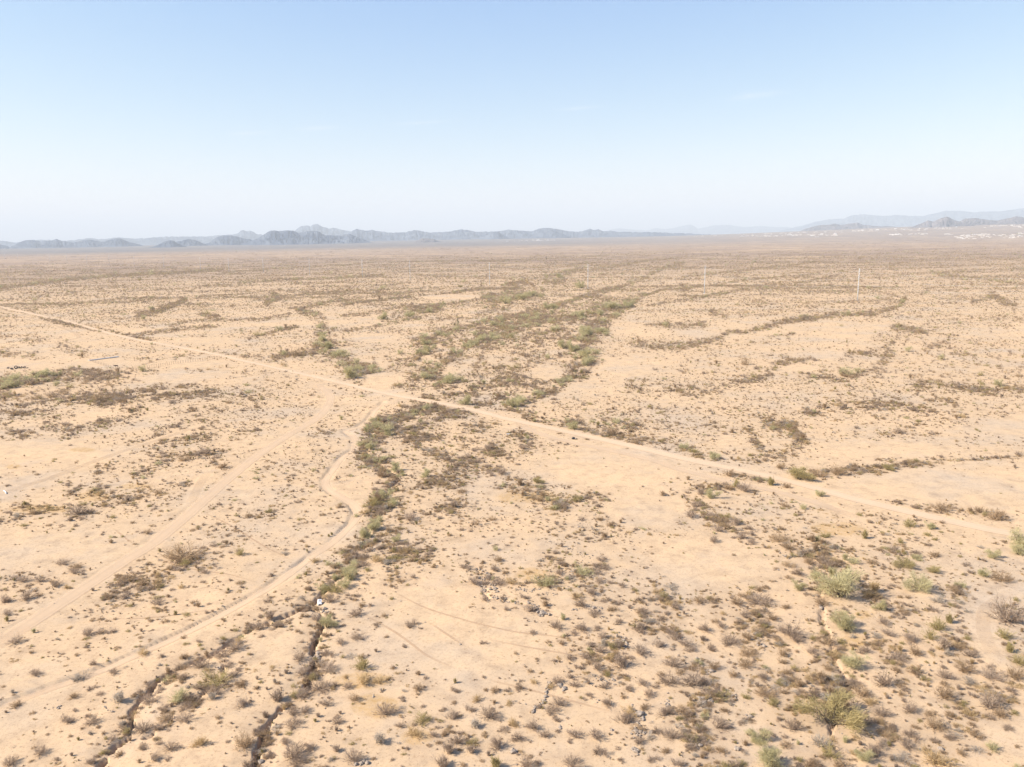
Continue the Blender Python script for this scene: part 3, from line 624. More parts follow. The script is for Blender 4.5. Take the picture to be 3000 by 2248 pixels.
def join(parts):
    v = []; f = []; n = 0
    for a, b in parts: v.append(a); f.append(b + n); n += len(a)
    return np.vstack(v), np.vstack(f)
def shrub_vf(seed, shape, lod):
    if shape == 'clump':
        r = np.random.default_rng(seed + 50); parts = []
        for q in range(3):
            v, f = shrub_vf(seed + q, ('dome', 'low', 'dome')[q], min(lod + 1, 2) if q else lod); s_ = r.uniform(.4, .7)
            parts.append((v * s_ + np.array([r.uniform(-.26, .26), r.uniform(-.26, .26), 0]), f))
        return join(parts)
    """a leafless desert shrub one metre across: stems fanning from the root, side twigs, bits of dry leaf"""
    r = np.random.default_rng(seed)
    n1, n2, n3, w1, w2, w3 = {0: (46, 9, 260, .022, .0135, .030), 1: (28, 5, 70, .027, .022, .045), 2: (14, 3, 8, .058, .055, .09)}[lod]
    up, zs, rad = {'dome': (.25, .62, .5), 'spray': (.75, .95, .42), 'low': (.10, .36, .55), 'ragged': (.2, .55, .52)}[shape]
    a = r.uniform(0, 2 * np.pi, n1); lobes = 1 + .25 * np.sin(a * 2 + r.uniform(0, 6)) + .18 * np.sin(a * 3 + r.uniform(0, 6))
    el = np.arcsin(np.clip(up + (1 - up) * r.random(n1) ** .8, 0, .99)) if shape == 'spray' else np.arcsin(r.random(n1) ** .7 * .97 + .02)
    if shape == 'ragged': a = np.concatenate([r.normal(r.uniform(0, 6), .5, n1 // 2), r.normal(r.uniform(0, 6), .8, n1 - n1 // 2)]); lobes = r.uniform(.55, 1.25, n1)
    D = np.stack([np.cos(el) * np.cos(a), np.cos(el) * np.sin(a), np.sin(el) * zs / rad * .8 + .04], 1)
    P = np.stack([r.normal(size=n1) * .07, r.normal(size=n1) * .07, np.zeros(n1)], 1)
    L = rad * lobes * r.uniform(.7, 1.05, n1)
    v1, f1, M, T = twigs(r, P, D, L, w1, .12)
    Q = np.repeat(M, n2, 0) + (np.repeat(T, n2, 0) - np.repeat(M, n2, 0)) * r.random((n1 * n2, 1)) ** .8 + (np.repeat(P, n2, 0) - np.repeat(M, n2, 0)) * (r.random((n1 * n2, 1)) < .25) * r.random((n1 * n2, 1))
    D2 = np.repeat(D, n2, 0) + r.normal(size=(n1 * n2, 3)) * .55; D2[:, 2] = np.abs(D2[:, 2]) * .8
    v2, f2, M2, T2 = twigs(r, Q, D2, r.uniform(.12, .26, n1 * n2) * (rad / .5), w2, .15)
    parts = [(v1, f1), (v2, f2)]
    k = r.integers(0, len(T2), n3); C = T2[k] * r.uniform(.75, 1.0, (n3, 1)) + r.normal(size=(n3, 3)) * .02
    E1 = r.normal(size=(n3, 3)) * w3 * .5; E2 = r.normal(size=(n3, 3)) * w3 * .5
    v3 = np.stack([C - E1, C + E1, C + E2], 1).reshape(-1, 3); f3 = np.arange(n3 * 3).reshape(-1, 3)
    parts.append((v3, f3)); v, f = join(parts); v[:, 2] = np.maximum(v[:, 2], -.01); return v, f
def tree_vf(seed, lod, spread=1.0, lean=0.0):
    """palo verde one metre across: low forking trunks and a loose crown of fine green twigs in clumps"""
    r = np.random.default_rng(seed)
    tv = MB(); tips = []
    for q in range(r.integers(3, 5)):
        a = r.uniform(0, 6.28); p = Vector((math.cos(a) * .025, math.sin(a) * .025, -.02)); d = Vector((math.cos(a) * .55 * spread + lean, math.sin(a) * .55 * spread, 1)).normalized()
        pts = [p.copy()]
        for s_ in range(4):
            d = (d + Vector(r.normal(size=3) * .22)).normalized(); d.z = max(d.z, .25); p = p + d * .095; pts.append(p.copy())
        tv.tube(pts, [.022, .017, .013, .010, .008], 5 if lod == 0 else 4)
        for s_ in range(6 if lod == 0 else 4):
            st_ = pts[r.integers(1, 5)]; dd = (d + Vector(r.normal(size=3) * .75)).normalized(); dd.z = dd.z * .6 + .15
            e1 = st_ + dd * .13; e2 = e1 + (dd + Vector(r.normal(size=3) * .3)) * .12
            if lod < 2: tv.tube([st_, e1, e2], [.008, .006, .003], 4)
            tips += [e1, e2, e2]
    nc = {0: 1, 1: 1, 2: 1}[lod]; C = np.array([tuple(t) for t in tips])
    n = {0: 2600, 1: 520, 2: 110}[lod]; w = {0: .0085, 1: .017, 2: .055}[lod]; L = {0: .13, 1: .15, 2: .19}[lod]
    k = r.integers(0, len(C), n); P = C[k] + r.normal(size=(n, 3)) * np.array([.062, .062, .045])
    P[:, 2] = np.maximum(P[:, 2], .07)
    D = (P - np.array([0, 0, .18])) * 1.6 + r.normal(size=(n, 3)) * .5; D[:, 2] += .25
    v, f, _, _ = twigs(r, P, D, r.uniform(.5, 1.1, n) * L, w, .05)
    return tv, v, f
cols = ['grey', 'brown', 'olive', 'straw', 'pale', 'green']
SHAPES = ['dome', 'spray', 'low', 'ragged', 'clump']
SH = {}                                                   # near shrub meshes: (colour, shape)
for ci, c_ in enumerate(cols):
    for si, s_ in enumerate(SHAPES):
        v, f = shrub_vf(100 + ci * 17 + si, s_, 0); SH[c_, s_] = mesh_np('shrub_' + c_ + '_' + s_, v, f, PM[c_])
TR = []
for k in range(5):
    tv, v, f = tree_vf(300 + k, 0, 1.0 + .2 * (k % 2), .25 if k == 3 else 0)
    TR.append((tv.mesh('trunk', M_bark), mesh_np('crown', v, f, PM['green'])))
TRB = [(TR[k][0], mesh_np('crown_olive', *tree_vf(300 + k, 0)[1:], PM['olive'])) for k in (0, 2)]
TR1 = []
for k in range(4):
    tv, v, f = tree_vf((347, 341, 345, 343)[k], 1, 1.05); tv_m = tv.mesh('t', M_bark)
    nb = len(tv_m.vertices); tf = []
    for p in tv_m.polygons:
        q = list(p.vertices)
        for z in range(1, len(q) - 1): tf.append((q[0], q[z], q[z + 1]))
    bv = np.array([x.co[:] for x in tv_m.vertices])
    vv, ff = join([(bv, np.array(tf)), (v, f)])
    TR1.append(mesh_np('far_tree', vv, ff, [M_bark, PM['green']], False, [0] * len(tf) + [1] * len(f)))
protos = bpy.data.collections.new('scrub_kinds')          # source meshes for the scrub that is too much to count
plist = []
def proto(me):
    o = bpy.data.objects.new('scrub_%03d' % len(plist), me); protos.objects.link(o); plist.append(o); return len(plist) - 1
P0 = {(c_, s_): proto(SH[c_, s_]) for c_ in cols for s_ in SHAPES}
P1 = {}; P2 = {}; P3 = {}
for ci, c_ in enumerate(cols):
    for si, s_ in enumerate(('dome', 'low', 'spray')):
        v, f = shrub_vf(200 + ci * 7 + si, s_, 1); P1[c_, s_] = proto(mesh_np('mid_' + c_, v, f, PM[c_]))
    v, f = shrub_vf(250 + ci, 'dome', 2); P2[c_] = proto(mesh_np('far_' + c_, v, f, PM[c_]))
for ci, c_ in enumerate(('grey', 'brown', 'olive', 'green')):
    parts = []; r = np.random.default_rng(ci)
    for q in range(9):
        v, f = shrub_vf(280 + ci * 10 + q, 'dome', 2); s_ = r.uniform(.1, .24)
        parts.append((v * s_ + np.array([r.uniform(-.5, .5), r.uniform(-.32, .32), 0]), f))
    v, f = join(parts); P3[c_] = proto(mesh_np('patch_' + c_, v, f, PM[c_]))
PT = [proto(m) for m in TR1]

# ------------------------------------------------------------------ plants read one by one from the photograph
# (x, y of the foot, width in source pixels, kind)   g green tree, o olive tree, b brown, r grey, l olive shrub, s straw, p pale dry, d dead branches, v green shrub
HAND = """
2466 1747 112 g;2475 1640 40 v;2500 1650 38 v;2689 1725 62 g;2646 1657 50 o;2741 1675 34 o;2479 1847 70 g;2493 1950 66 g;2434 2118 140 o;2230 2181 58 g;2267 2249 84 g;2475 2172 42 v
2538 2231 44 g;2339 2181 26 v;2335 1725 32 g;2574 1783 36 g;2882 1684 34 g;2913 1634 34 g;2985 1622 44 g;2936 1697 56 b;2954 1818 110 r;2940 1865 58 l;2958 1905 60 l;2985 1937 60 l;2750 1842 62 l
2782 1822 50 l;2678 1878 62 r;2728 1869 44 l;2746 1630 55 b;2425 1885 62 b;2420 1960 66 b;2538 1912 56 r;2588 2005 62 r;2529 2037 60 b;2547 2061 46 s;2723 2086 66 b;2909 2190 50 v;2741 2233 90 s;2325 2136 55 r
2099 2131 66 r;2118 2199 66 b;2127 2082 50 b;2244 2037 60 b;2190 2046 42 l;2244 1991 46 r;2027 2005 80 r;2298 2032 50 b;2335 1878 50 r;2312 1860 74 r;2136 1887 56 r;2077 1903 46 r;2027 1910 46 r;2009 1892 50 r
2176 1803 52 r;2050 1765 46 b;2158 1770 50 b;2307 1783 44 b;2262 1812 42 b;2113 1838 34 r;2072 1847 46 r;2226 1734 30 b;2312 1661 40 b;2362 1648 70 b;2389 1679 40 b;2344 1684 46 r;2384 1729 50 b;2316 1609 46 b
2407 1770 46 b;2384 1914 42 r;2194 1919 50 b;2185 1951 46 b;2294 1946 46 b;2090 1960 42 b;2149 1982 36 b;2063 2005 40 r;2633 1964 56 b;2628 1928 50 r;2683 1914 46 b;2841 1919 42 r;2823 1962 60 b;2895 1951 42 r
2909 1982 60 r;2972 1982 60 b;2836 1996 44 p;2769 1982 46 r;2769 2041 66 b;2850 2037 42 r;2972 2023 50 r;2904 2068 80 r;2665 2082 50 r;2583 2095 56 r;2741 2131 74 b;2678 2154 70 r;2543 2122 46 r;2854 2122 44 b
2931 2095 50 b;2859 2154 42 b;2656 2186 60 r;2809 2204 56 b;2976 2181 32 b;2407 2181 58 p;2434 2213 56 l;2565 2217 66 r;2452 2242 80 b;2303 2186 36 b;2746 1761 42 p;2818 1765 36 p;2832 1792 30 p;2565 1865 36 p
2588 1824 42 r;2502 1869 26 p;2601 1858 42 r;1027 1668 46 g;1059 1661 40 r;1027 1702 42 g;1014 1722 34 g;1651 1819 36 v;1502 1767 26 v;1452 1618 24 v;1104 1648 42 s;1081 1620 40 r;1045 1625 40 r;1041 1806 46 r
1710 1779 46 r;1791 1788 52 b;1637 1840 56 r;1714 1848 52 r;1687 1860 32 r;1755 1846 36 r;1764 1871 36 r;1818 1829 42 r;1741 1806 40 r;1741 1747 42 r;1827 1720 36 r;1755 1711 36 r;1637 1688 32 r;1768 1672 32 r
1764 1648 30 r;1754 1686 30 r;1497 1713 36 s;1547 1711 32 r;1457 1716 42 r;1389 1713 46 r;1443 1677 42 r;1371 1668 50 r;1533 1758 36 r;1547 1794 46 r;1420 1761 30 r;1461 1650 32 b;1479 1790 24 r;1877 1916 60 r
1759 1912 40 r;1827 1957 72 r;1927 1898 42 r;1976 1876 50 r;1972 1953 56 r;1958 2002 56 r;1750 1962 40 r;1696 1962 38 r;1669 1934 30 r;1646 1889 26 b;1633 2002 38 r;1683 2011 36 r;1732 2038 34 r;1768 2016 32 r
1565 2002 28 s;1330 2029 38 r;1334 2002 28 l;1334 2061 34 b;1398 2052 34 s;1434 2102 62 r;1375 2084 44 r;1325 2106 46 r;1393 2129 46 d;1172 2129 32 r;1131 2093 66 r;1041 2052 36 b;1018 2016 34 r;1059 2000 60 s
1113 2000 36 s;1212 2152 58 s;1271 2156 32 r;1113 2174 52 d;1339 2174 50 r;1316 2201 56 d;1380 2201 42 d;1461 2192 62 r;1570 2133 56 r;1520 2161 50 r;1597 2156 34 r;1615 2088 46 r;1637 2066 44 r;1683 2156 48 r
1746 2161 48 r;1759 2201 62 r;1678 2242 56 r;1624 2111 40 r;1787 2066 42 r;1882 2075 52 b;1832 2120 62 r;1900 2038 40 r;1882 2007 36 r;1836 2020 34 r;1927 2142 52 r;1967 2161 52 r;1873 2179 38 r;1954 2206 50 b
1909 2224 46 r;1823 2228 32 r;1298 2242 60 d;1036 2228 62 r;1452 2247 80 l;1543 2247 56 r;1986 2247 56 r;1199 1835 50 r;1231 1846 20 r;1181 1898 26 r;1416 1885 28 r;1246 1989 18 r;696 1867 48 g;958 1840 44 g
949 1731 40 g;940 1880 24 v;990 1695 30 g;791 1813 48 d;231 1993 72 p;420 1916 38 s;533 1871 34 b;45 1880 44 r;104 1975 40 r;339 1971 40 r;267 2018 36 r;212 2043 38 b;54 2070 60 b;348 2057 52 d
439 2057 50 r;475 2025 38 r;538 1957 52 b;588 1957 52 r;683 1984 38 r;669 1953 34 r;583 2020 42 r;628 2034 50 r;624 2052 38 d;542 2079 42 r;484 2111 42 b;542 2115 46 r;420 2142 52 r;411 2197 44 r
502 2201 52 r;448 2228 44 r;466 2183 22 r;118 2210 48 r;32 2242 48 r;190 2120 56 r;271 2118 42 r;353 2215 46 b;488 2231 26 r;579 2192 60 s;714 2075 46 r;814 2052 60 d;859 2129 52 r;895 2088 38 r
859 2093 46 r;877 1934 46 r;936 2020 64 r;963 1962 52 r;886 1975 46 r;963 1916 54 r;954 2066 42 r;719 2188 66 b;723 2238 56 r;836 2179 38 r;863 2219 76 r;872 2242 56 r;918 2197 42 r;986 2201 36 d
990 2120 38 r;854 1799 60 b;922 1821 56 r;967 1767 38 r;977 1736 46 l;759 1844 40 r;687 1907 52 r;651 1925 46 r;769 1871 26 r;362 1754 32 r;461 1767 36 r;597 1677 28 r;520 1672 42 r;77 1749 48 r
118 1702 36 r;68 1702 38 r;158 1713 40 r;185 1650 38 r;217 1677 36 r;9 1763 38 r;14 1799 38 r;294 1853 32 r;325 1853 40 r;258 1858 38 r;1090 1553 50 g;1077 1574 40 g;1131 1458 34 g;1244 1397 30 g
1158 1381 32 g;1086 1314 32 g;1108 1255 26 g;1249 1201 26 g;1362 1187 34 g;1502 1194 32 g;1683 1256 30 g;1529 1182 28 g;1163 1589 26 g;1235 1240 16 g;1316 1115 30 g;1244 1110 30 g;1032 1106 42 g;1258 1029 30 g
1231 1038 24 g;1244 1011 26 g;1416 997 30 g;1574 1413 30 o;1723 984 42 g;1651 1024 34 g;1719 1047 34 g;1678 1033 30 g;1136 1277 26 g;1203 1526 46 r;1533 1314 30 r;1470 1386 36 r;1547 1436 50 b;2090 1458 34 g
2402 1454 24 g;2728 1549 28 g;2985 1598 62 g;2325 1472 26 v;2353 1490 28 v;2090 1345 28 g;2027 1325 44 l;2339 1404 62 o;2280 1372 34 b;2398 1395 46 b;2452 1390 52 b;2497 1381 32 b;2258 1422 52 l;2136 1395 42 b
2307 1429 28 b;2759 1494 58 b;2918 1522 62 b;2665 1540 46 l;2515 1508 28 l;2533 1576 46 l;2637 1589 24 l;2755 1531 28 b;2041 1485 38 r;2127 1422 30 r;2181 1440 50 r;2023 1517 42 r;2104 1558 36 r;2176 1576 42 r
2208 1594 42 r;2285 1585 52 b;2158 1540 46 r;2059 1449 36 r;2420 1571 50 l;2600 1378 30 o;2240 1352 24 b;950 1000 30 g;960 1022 34 g;1120 935 26 g;1200 928 26 g;1260 915 24 g;1480 892 26 g;1535 880 30 g;1560 868 22 g
1600 906 22 g;1620 905 22 g;1735 921 18 o;1790 905 34 g;1835 900 26 g;1700 930 30 g;1760 925 24 g;1640 815 20 g;1705 845 28 g;1350 842 12 o;2090 1590 34 r;2740 1580 26 l;2870 1500 34 b;1445 1305 28 r;1385 1320 30 r"""
KEY = {'b': 'brown', 'r': 'grey', 'l': 'olive', 's': 'straw', 'p': 'pale', 'v': 'green'}
hand = []
for t in HAND.replace('\n', ';').split(';'):
    if t.strip():
        a = t.split(); hand.append((float(a[0]), float(a[1]), float(a[2]), a[3]))
def world_w(sx, sy, w):
    x, y = gp(sx, sy); x, y = float(x), float(y); return x, y, w * (y * cp + CAMH * sp) / F
# landmarks used to single plants out in words
LAND = [('biggest pale green tree', 2466, 1700), ('large olive-brown bush', 2434, 2070), ('green tree by the sandy track', 2689, 1700),
 ('white discarded appliance', 937, 1761), ('bare dead shrub by the gully', 791, 1800), ('curved line of grey boulders', 1440, 1740), ('fork of the gully', 909, 1780),
 ('leaning yellow-green tree', 2230, 2150), ('green tree at the bottom edge', 2267, 2225), ('green tree pair beside the gully', 1085, 1545), ('tawny bush by the dirt road', 2339, 1385),
 ('big pale bush at lower left', 231, 1980), ('bright green tree by the gully', 958, 1825), ('green tree on the left gully', 696, 1850), ('mouth of the left gully', 310, 2200),
 ('mouth of the right gully', 755, 2190), ('bare flat in the centre', 1330, 1900), ('two ruts of the sandy track', 2885, 1830), ('broad grey bush at the right', 2954, 1780),
 ('large rock scatter', 1815, 1880), ('bend of the curving track', 1045, 1500), ('fork of the straight track', 344, 1650), ('dirt road crossing of the wash', 1340, 1195),
 ('green shrub by the rock scatter', 1651, 1800), ('black bag beside the dirt road', 1681, 1282), ('middle of the bottom edge', 1460, 2230), ('flat below the dirt road', 1790, 1380),
 ('short middle gully', 600, 2030), ('rust-stemmed grass patch', 1080, 2020), ('lower right corner', 2940, 2220), ('lower left corner', 60, 2220), ('left edge of the picture', 20, 1760)]
seen = {}; bases = {}
ORD = ['', 'second ', 'third ', 'fourth ', 'fifth ', 'sixth ', 'seventh ', 'eighth ', 'ninth ', 'tenth ', 'eleventh ', 'twelfth ']
def place_phrase(sx, sy, what):
    q = sorted((math.hypot(sx - a, (sy - b) * 1.3), n, a, b) for n, a, b in LAND)
    for d, n, a, b in q[:6]:
        dx, dy = sx - a, (sy - b) * 1.3
        side = ('right of' if dx > 0 else 'left of') if abs(dx) > abs(dy) else ('in front of' if dy > 0 else 'beyond')
        k = (what, n, side); c_ = seen.get(k, 0)
        if c_ < 4 or d > q[0][0] * 2.2: break
    seen[k] = seen.get(k, 0) + 1
    o_ = ORD[min(c_, 11)]
    return what, (o_ + 'nearest ' if True else ''), side, n
def label(sx, sy, what):
    w, o_, side, n = place_phrase(sx, sy, what)
    return '%s, %s%s the %s' % (w, o_, side, n)
def sized(w, a, b): return 'small ' if w < a else 'large ' if w > b else ''
DESC = {'grey': 'grey-brown twiggy shrub', 'brown': 'brown twiggy shrub', 'olive': 'olive shrub', 'straw': 'straw-coloured shrub', 'pale': 'pale silvery dry shrub', 'green': 'pale green shrub'}
HP = []; items = []                                       # items: shrubs to build as things
def shrub(x, y, w, col, shp, text, flat=1.0, thick=1.0):
    o = link('shrub', SH[col, shp], None, (x, y, hz(x, y) - .03), random.uniform(0, 6.28), (w, w * flat, w * thick))
    tag(o, text, 'shrub', 'desert shrubs dotted over the sandy plain'); return o
def tree(x, y, w, k, text, olive=False, name='palo_verde_tree'):
    e = link(name, None, None, (x, y, hz(x, y) - .03), random.uniform(0, 6.28), (w, w, w * random.uniform(.95, 1.15) * (.72 if olive else 1)))
    e.empty_display_size = .2
    tm, cm = TRB[k % 2] if olive else TR[k % 5]
    link('trunk', tm, e); link('crown', cm, e)
    tag(e, text, 'tree', 'green desert trees along the washes'); return e
# nearest (to each landmark) first, so that the ordinals in the labels run outward
def near_key(h): return min(math.hypot(h[0] - a, (h[1] - b) * 1.3) for n, a, b in LAND)
hand.sort(key=near_key); nt_ = 0; ns_ = 0
for n_, (sx, sy, w, k) in enumerate(hand):
    x, y, ww = world_w(sx, sy, w); HP.append((x, y, ww * .5))
    if k in 'go':
        nt_ += 1; items.append((near_key((sx, sy)), n_, 0, (sx, sy, w, k, x, y, ww, nt_)))
    else:
        ns_ += 1; items.append((near_key((sx, sy)), n_, 1, (sx, sy, w, k, x, y, ww, 0)))
def place_hand(n_, sx, sy, w, k, x, y, ww, nt):
    if k in 'go':
        big = 'large ' if w > 55 else 'small ' if w < 34 else ''
        tree(x, y, ww * 1.28, nt, label(sx, sy, big + ('olive-brown bushy tree' if k == 'o' else 'pale green palo verde')), k == 'o')
    elif k == 'd':
        e = link('dead_shrub', SH['pale' if n_ % 3 == 0 else 'grey', 'spray'], None, (x, y, hz(x, y) - .03), random.uniform(0, 6.28), (ww * 1.4, ww * 1.4, ww * .95))
        tag(e, label(sx, sy, 'leafless dead shrub'), 'shrub', 'desert shrubs dotted over the sandy plain')
    else:
        c_ = KEY[k]; shp = ('dome', 'ragged', 'dome', 'clump', 'low', 'dome', 'clump')[n_ % 7]
        if c_ in ('green', 'olive') and n_ % 2: shp = 'spray'
        shrub(x, y, ww * 1.05, c_, shp, label(sx, sy, sized(w, 34, 62) + DESC[c_]), random.uniform(.8, 1.0), random.uniform(.8, 1.1))
HP = np.array(HP)

# ------------------------------------------------------------------ scrub filled in between, thick where the photograph shows it
def sample(n, r0, r1):
    r = np.sqrt(rng.uniform(r0 * r0, r1 * r1, n)); a = rng.uniform(-.665, .665, n); return r * np.sin(a), r * np.cos(a)
def area(r0, r1): return .665 * (r1 * r1 - r0 * r0)
pts_all = []
def fill(r0, r1, per_m2, smed, ssig, lod, sat=1.0, grass=False):
    n = int(area(r0, r1) * per_m2); X, Y = sample(n, r0, r1)
    sx, sy = px(X, Y); ok = (sx > -60) & (sx < 3060); X, Y, sx, sy = X[ok], Y[ok], sx[ok], sy[ok]
    D = look(DENS, X, Y); G = look(GREEN, X, Y); Ru = look(RUSTM, X, Y)
    cl = .62 + .75 * smooth(.32, .66, fbm(X / 5.5, Y / 5.5, 61, 2)) if lod < 2 else 1.0
    if lod == 2: cl = 1 - smooth(1100, 3200, np.hypot(X, Y)) ** .7
    keep = rng.random(len(X)) < D * cl * sat; X, Y, D, G, Ru = X[keep], Y[keep], D[keep], G[keep], Ru[keep]
    s = np.exp(rng.normal(np.log(smed), ssig, len(X))) * (.50 + .70 * np.minimum(D, 1))
    u = rng.random(len(X)); v = rng.random(len(X)); kind = np.zeros(len(X), int); colr = np.zeros(len(X), int)
    pick = np.where(u < G * .28, 5, np.where(v < .38, 0, np.where(v < .76, 1, np.where(v < .89, 2, np.where(v < .96, 3, 4)))))
    pick = np.where((Ru > .5) & (v < .35), 3, pick)
    if smed < .4: pick = np.where(v < .45, 1, np.where(v < .7, 0, np.where(v < .9, 3, 4)))
    if grass: kk = rng.random(len(X)) < D * 1.2; pick = np.where(v < .7, 3, 4)
    s = np.where(pick == 5, s * 1.7, s); A = np.stack([X, Y, s, pick, np.full(len(X), lod), np.full(len(X), 9.0) if grass else D], 1); pts_all.append(A[kk] if grass else A)
fill(60, 300, 2.7, .74, .5, 0)
fill(60, 220, .9, .38, .35, 0, .8)
fill(60, 230, 2.4, .8, .4, 0, .8, True)            # little tufts
fill(300, 850, .85, 1.2, .45, 1)
fill(850, 3200, .17, 2.0, .4, 2)
fill(2200, 5500, .0007, 12.0, .4, 3)
# brush lining the gullies
r_ = np.random.default_rng(55)
for gi0, (pts, hw, dp) in enumerate(GW):
    P = np.array(pts); seg = np.linalg.norm(np.diff(P, axis=0), axis=1); cum = np.concatenate([[0], np.cumsum(seg)])
    n = int(cum[-1] * {0: 5.0, 1: 3.8, 2: 3.8, 3: 2.6, 4: 2.0}.get(gi0, 1.1)); t = r_.uniform(0, cum[-1], n); x = np.interp(t, cum, P[:, 0]); y = np.interp(t, cum, P[:, 1])
    k = vnoise(t / 5, t * 0 + gi0, 4); kp = r_.random(n) < .45 + .8 * smooth(.3, .6, k); x, y = x[kp], y[kp]; n = len(x)
    w_ = {0: 2.0, 4: 2.2}.get(gi0, 1.1); off = r_.normal(size=n) * w_; off += np.sign(off) * .25; a_ = r_.uniform(0, 6.28, n)
    x = x + off * np.cos(a_); y = y + off * np.sin(a_); s = np.exp(r_.normal(np.log(.95 if gi0 in (0, 4) else .8), .38, n)); v = r_.random(n)
    pick = np.where(v < .42, 0, np.where(v < .80, 1, np.where(v < .92, 2, np.where(v < .96, 3, 4)))); pick = np.where((r_.random(n) < .12) & (gi0 == 0), 5, pick)
    pts_all.append(np.stack([x, y, np.where(pick == 5, s * 1.6, s), pick, np.full(n, 0), np.full(n, .8)], 1))
PA = np.vstack(pts_all)
near = PA[:, 4] == 0
if len(HP):
    d2 = np.full(len(PA), 9.0); ix = np.nonzero(near)[0]
    for x, y, r in HP:
        q = np.hypot(PA[ix, 0] - x, PA[ix, 1] - y) / (r + .35 * PA[ix, 2]); d2[ix] = np.minimum(d2[ix], q)
    PA = PA[d2 > .95]
# keep ruts of the gully beds free of most plants
sx, sy = px(PA[:, 0], PA[:, 1])
# far green trees of the washes become trees of their own, the largest in the picture first
gm = (PA[:, 3] == 5) & (PA[:, 4] == 1) & (PA[:, 2] > 1.5)
gi = np.nonzero(gm)[0]; gi = gi[np.argsort(-(PA[gi, 2] / PA[gi, 1]))][:140]
REG = [('far wash right of the road crossing', 1720, 1030), ('central wash beyond the dirt road', 1320, 1080), ('wash left of centre', 1000, 1060), ('far green thicket in the middle', 1200, 925),
       ('second far thicket', 1500, 875), ('strip of scrub near the right pole', 2450, 915), ('green streak below the fourth pole', 1780, 905), ('left scrub belt', 250, 1130), ('right-hand scrub belts', 2600, 1150)]
regn = []
for q in gi:
    a, b = px(PA[q, 0], PA[q, 1]); regn.append((min(REG, key=lambda t: math.hypot(a - t[1], (b - t[2]) * 2))[0], float(a)))
for k, q in enumerate(gi):
    x, y, s = PA[q, :3]; a, b = px(x, y); a, b = float(a), float(b)
    reg = regn[k][0]; od = ordw(1 + sum(1 for r2, a2 in regn if r2 == reg and a2 < regn[k][1]))
    o = link('palo_verde_tree', TR1[k % 4], None, (x, y, hz(x, y) - .05), random.uniform(0, 6.28), float(min(s * 1.5, 5.5)))
    tag(o, 'distant grey-green tree, ' + od + ' from left in the ' + reg, 'tree', 'distant trees in the ' + reg)
use = np.ones(len(PA), bool); use[gi] = False
# of the remaining shrubs the largest in the picture become things, the rest is counted as one
si = np.nonzero(use & (PA[:, 4] == 0) & (PA[:, 5] < 5) & (sx > 15) & (sx < 2985) & (sy < 2244))[0]
si = si[np.argsort(-(PA[si, 2] / np.hypot(PA[si, 1], 55)))][:max(0, 300 - ns_)]
items += [(near_key((float(sx[q]), float(sy[q]))), int(q), 2, None) for q in si]
for _, q, ty, dat in sorted(items, key=lambda t: t[:3]):
    if ty < 2: place_hand(q, *dat); continue
    x, y, s = PA[q, :3]; c_ = cols[int(PA[q, 3])]; w = s * F / (y * cp + CAMH * sp)
    if c_ == 'green': c_ = 'olive' if q % 2 else 'green'
    shrub(float(x), float(y), float(min(s, 2.4)), c_, SHAPES[q % 5], label(float(sx[q]), float(sy[q]), sized(w, 28, 50) + DESC[c_]), random.uniform(.75, 1), random.uniform(.75, 1.05))
use[si] = False
Q = PA[use]; Q = Q[np.hypot(Q[:, 0], Q[:, 1]) > 0]
idx = np.zeros(len(Q), np.int32); rr_ = rng.integers(0, 1000, len(Q))
for q in range(len(Q)):
    c_ = cols[int(Q[q, 3])]; L_ = int(Q[q, 4]); k = rr_[q]
    if L_ == 0: idx[q] = P0[c_, SHAPES[k % 5]]
    elif L_ == 1: idx[q] = PT[k % 4] if (c_ == 'green' and k % 3) else P1[c_, ('dome', 'low', 'dome', 'spray')[k % 4]]
    elif L_ == 2: idx[q] = P2[c_]
    else: idx[q] = P3[c_ if c_ in ('grey', 'brown', 'olive', 'green') else 'grey']
Zq = height(Q[:, 0], Q[:, 1]) - .03
